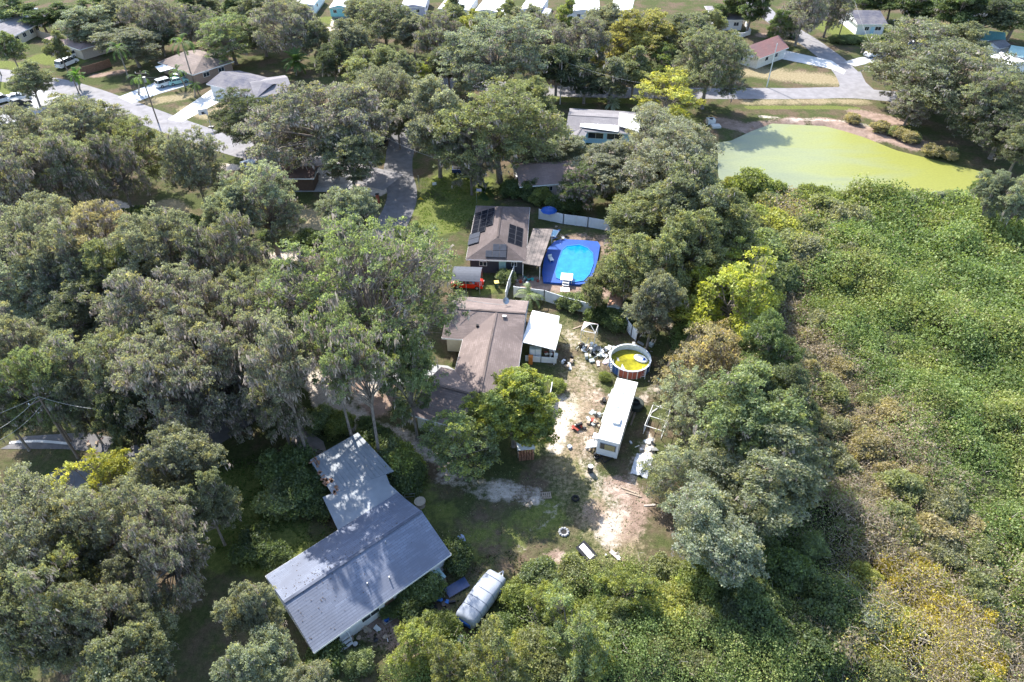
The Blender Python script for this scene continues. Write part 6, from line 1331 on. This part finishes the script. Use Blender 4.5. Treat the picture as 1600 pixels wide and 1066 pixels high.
# basketball hoop, road sign, trash bin, mailboxes
q = gp(330, 199); t = thing('basketball_hoop', 'basketball hoop with white backboard beside the upper left road', 'basketball hoop', (q.x, q.y, 0)); MB().tube([(0, 0, 0), (0, 0, 2.6), (-.6, 0, 3.1)], .08, 8).build('pole', STEEL, t)
bd = part('backboard', WHITE, t, ((-.75, 0, 3.2), (1.8, .06, 1.1), .4)); part('target', BLACK, bd, ((-.75+.02, -.05, 3.0), (.6, .03, .45), .4)); part('base', BLACK, t, ((0, 0, .1), (1.0, .7, .2)))
q = gp(657, 312); t = thing('road_sign', 'yellow diamond road sign at the kerb of the cul-de-sac', 'road sign', (q.x, q.y, 0)); MB().tube([(0, 0, 0), (0, 0, 2.3)], .035).build('post', STEEL, t)
MB().prism([(0, -.5), (.5, 0), (0, .5), (-.5, 0)], -.015, .015).build('plate', m_('sign_yellow', (.75, .5, .05)), t).rotation_euler = (math.pi/2-.2, 0, 0); t.children[-1].location = (0, -.06, 2.2)
q = gp(591, 317); t = thing('red_mailbox_post', 'tall reddish wooden box post at the sunny drive by the road', 'mailbox', (q.x, q.y, 0)); part('post', m_('red_wood', (.35, .10, .06)), t, ((0, 0, .8), (.5, .4, 1.6))); part('cap', BLACK, t, ((0, 0, 1.65), (.6, .5, .1)))
q = gp(679, 292); t = thing('real_estate_sign', 'white yard sign on the lawn under the great olive oak', 'sign', (q.x, q.y, 0)); part('board', WHITE, t, ((0, 0, .6), (.7, .04, .5), .3)); part('stake', STEEL, t, ((0, 0, .2), (.04, .04, .4)))
q = gp(311, 212); t = thing('mailbox', 'black mailbox on the near kerb of the upper left road', 'mailbox', (q.x-5, q.y-2, 0)); part('post', WOOD, t, ((0, 0, .5), (.1, .1, 1.0))); part('box', BLACK, t, ((0, 0, 1.1), (.22, .5, .25)))
q = gp(745, 318); t = thing('flag', 'small flag on a slanting staff at the corner of the solar roof', 'flag', (q.x, q.y, 0)); MB().bar((0, 0, 0), (0, 0, 2.9), .05).build('staff', STEEL, t); part('cloth', m_('flag_cloth', (.55, .5, .6)), t, ((.45, 0, 2.5), (.8, .03, .5)))
q = gp(1110, 193); t = thing('pond_outlet', 'concrete outlet box with round hole at the pond bank', 'drain', (q.x, q.y, 0), .1); part('box', CONC, t, ((0, 0, .5), (1.6, 1.4, 1.0))); MB().lathe([(.4, 1.0), (.4, 1.02), (.01, 1.02)], n=14).build('opening', DARKI, t); part('apron', CONC, t, ((.5, -1.8, .2), (1.8, 1.4, .4)))
q = gp(1192, 152)
# utility poles and lines
def pole(bx, by, h, label, m=WOODP, arm=True, r=.15, trans=False, rz=0):
    q = gp(bx, by); t = thing('utility_pole', label, 'utility pole', (q.x, q.y, 0), rz); MB().tube([(0, 0, -.2), (0, 0, h)], [r, r*.65], 8).build('pole', m, t)
    if arm:
        MB().box((0, 0, h-.5), (2.2, .1, .12)).build('crossarm', m, t)
        for x in (-1, 0, 1): MB().tube([(x, 0, h-.44), (x, 0, h-.22)], .05, 6).build('insulator', WHITE, t)
    if trans:
        tb = MB().tube([(.35, 0, h-2.2), (.35, 0, h-1.2)], .24, 10).build('transformer', STEEL, t)
    return Vector((q.x, q.y, h))
p1 = pole(247, 192, 10.5, 'utility pole with transformer at the upper left road', trans=True)
p2 = pole(125, 150, 4.5, 'short dark pole on the verge of the upper left road', arm=False)
p3 = pole(875, 163, 9.5, 'slim utility pole behind the white awning house', m_('pale_pole', (.42, .38, .36)), arm=False, r=.12)
p4 = pole(1198, 136, 9.5, 'white concrete pole beside the upper road', m_('white_pole', (.62, .68, .66)), arm=False, r=.14)
p5 = pole(1309, 63, 12.5, 'dark utility pole with crossarm on the green lawn, top right', trans=True)
p6 = pole(1245, 55, 9, 'thin grey pole at the road bend, top right', m_('pale_pole', (.42, .38, .36)), arm=False, r=.1)
p7 = pole(5, 800, 10, 'dark pole at the left edge over the lower left road', arm=True)
p8 = pole(122, 716, 9.5, 'utility pole with transformer beside the curving lower left road', trans=True, rz=.8)
p9 = pole(2, 118, 9, 'pole cut by the left edge beside the upper left road', m_('dark_pole', (.12, .12, .10)), arm=False)
p10 = pole(655, 168, 8, 'pole above the parked cars in the shaded upper road', arm=True)
p11 = pole(580, 262, 8, 'pole in front of the great mossy oak beside the cul-de-sac', arm=False)
WIRE = m_('wire', (.35, .35, .34), .5)
def line(a, b, sag, label, r=.02, n=14):
    pts = []
    for i in range(n+1): t = i/n; q = a.lerp(b, t); q.z -= sag*4*t*(1-t); pts.append(q)
    o = MB().tube(pts, r, 4, False).build('power_line', WIRE); tag(o, label, 'cable')
line(p7, p8, 1.0, 'cable from the pole at the left edge to the transformer pole'); line(p7+Vector((0, 0, -1)), p8+Vector((0, 0, -1)), 1.2, 'lower cable from the left edge pole to the transformer pole')
line(p8, gp(165, 640, 9), .4, 'cable leaving the transformer pole into the oaks'); line(p8, Vector((-60, 40, 9)), .6, 'cable from the transformer pole off the left edge')
line(p3+Vector((0, 0, -.3)), gp(1010, 131, 8), .5, 'cable along the shaded upper road'); line(p11, p10, 1.0, 'cable above the parked cars'); line(p11, gp(690, 250, 7), .6, 'cable over the cul-de-sac', .03)
line(p5+Vector((0, 0, -.8)), gp(1372, 92, 3.5), .8, 'bright drooping cable from the crossarm pole to the minivan', .03); line(p1+Vector((0, 0, -1)), gp(205, 160, 2), .4, 'guy cable left of the upper left pole'); line(p1+Vector((0, 0, -1)), gp(258, 118, 3), .4, 'service cable from the upper left pole')
line(gp(700, 460, 6), gp(790, 476, 4.2), .4, 'white service cable reaching the brown roof', .03)
# dead limbs on the ground, upright snag
def snag(px, py, label, seed, s=1.0, n=9, name='dead_branch'):
    r_ = random.Random(seed); q = gp(px, py); t = thing(name, label, 'branch', (q.x, q.y, 0)); b = MB()
    for i in range(n):
        a_ = r_.uniform(0, 6.28); el = r_.uniform(.1, 1.1); L_ = r_.uniform(1.2, 3)*s; p0 = Vector((0, 0, .2)); d = Vector((math.cos(a_)*math.cos(el), math.sin(a_)*math.cos(el), math.sin(el)))
        p1_ = p0+d*L_*.5+Vector((r_.uniform(-.3, .3), r_.uniform(-.3, .3), 0)); p2_ = p0+d*L_; b.tube([p0, p1_, p2_], [.09*s, .05*s, .01], 5, False)
        for j in range(3): e = p1_.lerp(p2_, r_.random()); b.tube([e, e+Vector((r_.uniform(-.7, .7), r_.uniform(-.7, .7), r_.uniform(0, .6)))*s], [.03*s, .008], 3, False)
    b.build('branches', DEADW, t)
snag(1150, 790, 'white dead branches sticking out between the silvery tree and the broad oak', 3, 2.4, 12, 'dead_tree')
snag(1105, 640, 'grey bare crown of branches in the scraggly tree', 4, 1.6); snag(880, 1010, 'pale dead branches in the bottom brush', 5, 1.0); snag(1000, 905, 'grey fallen branch at the brush edge', 6, .8); snag(250, 655, 'fallen limbs beside the curving road', 7, 1.0); snag(850, 985, 'greyish dead twigs in the bottom brush right of the boat', 8, 1.0)
snag(430, 640, 'cut logs and brush beside the road under the thin mossy oak', 9, .9)
tufts()
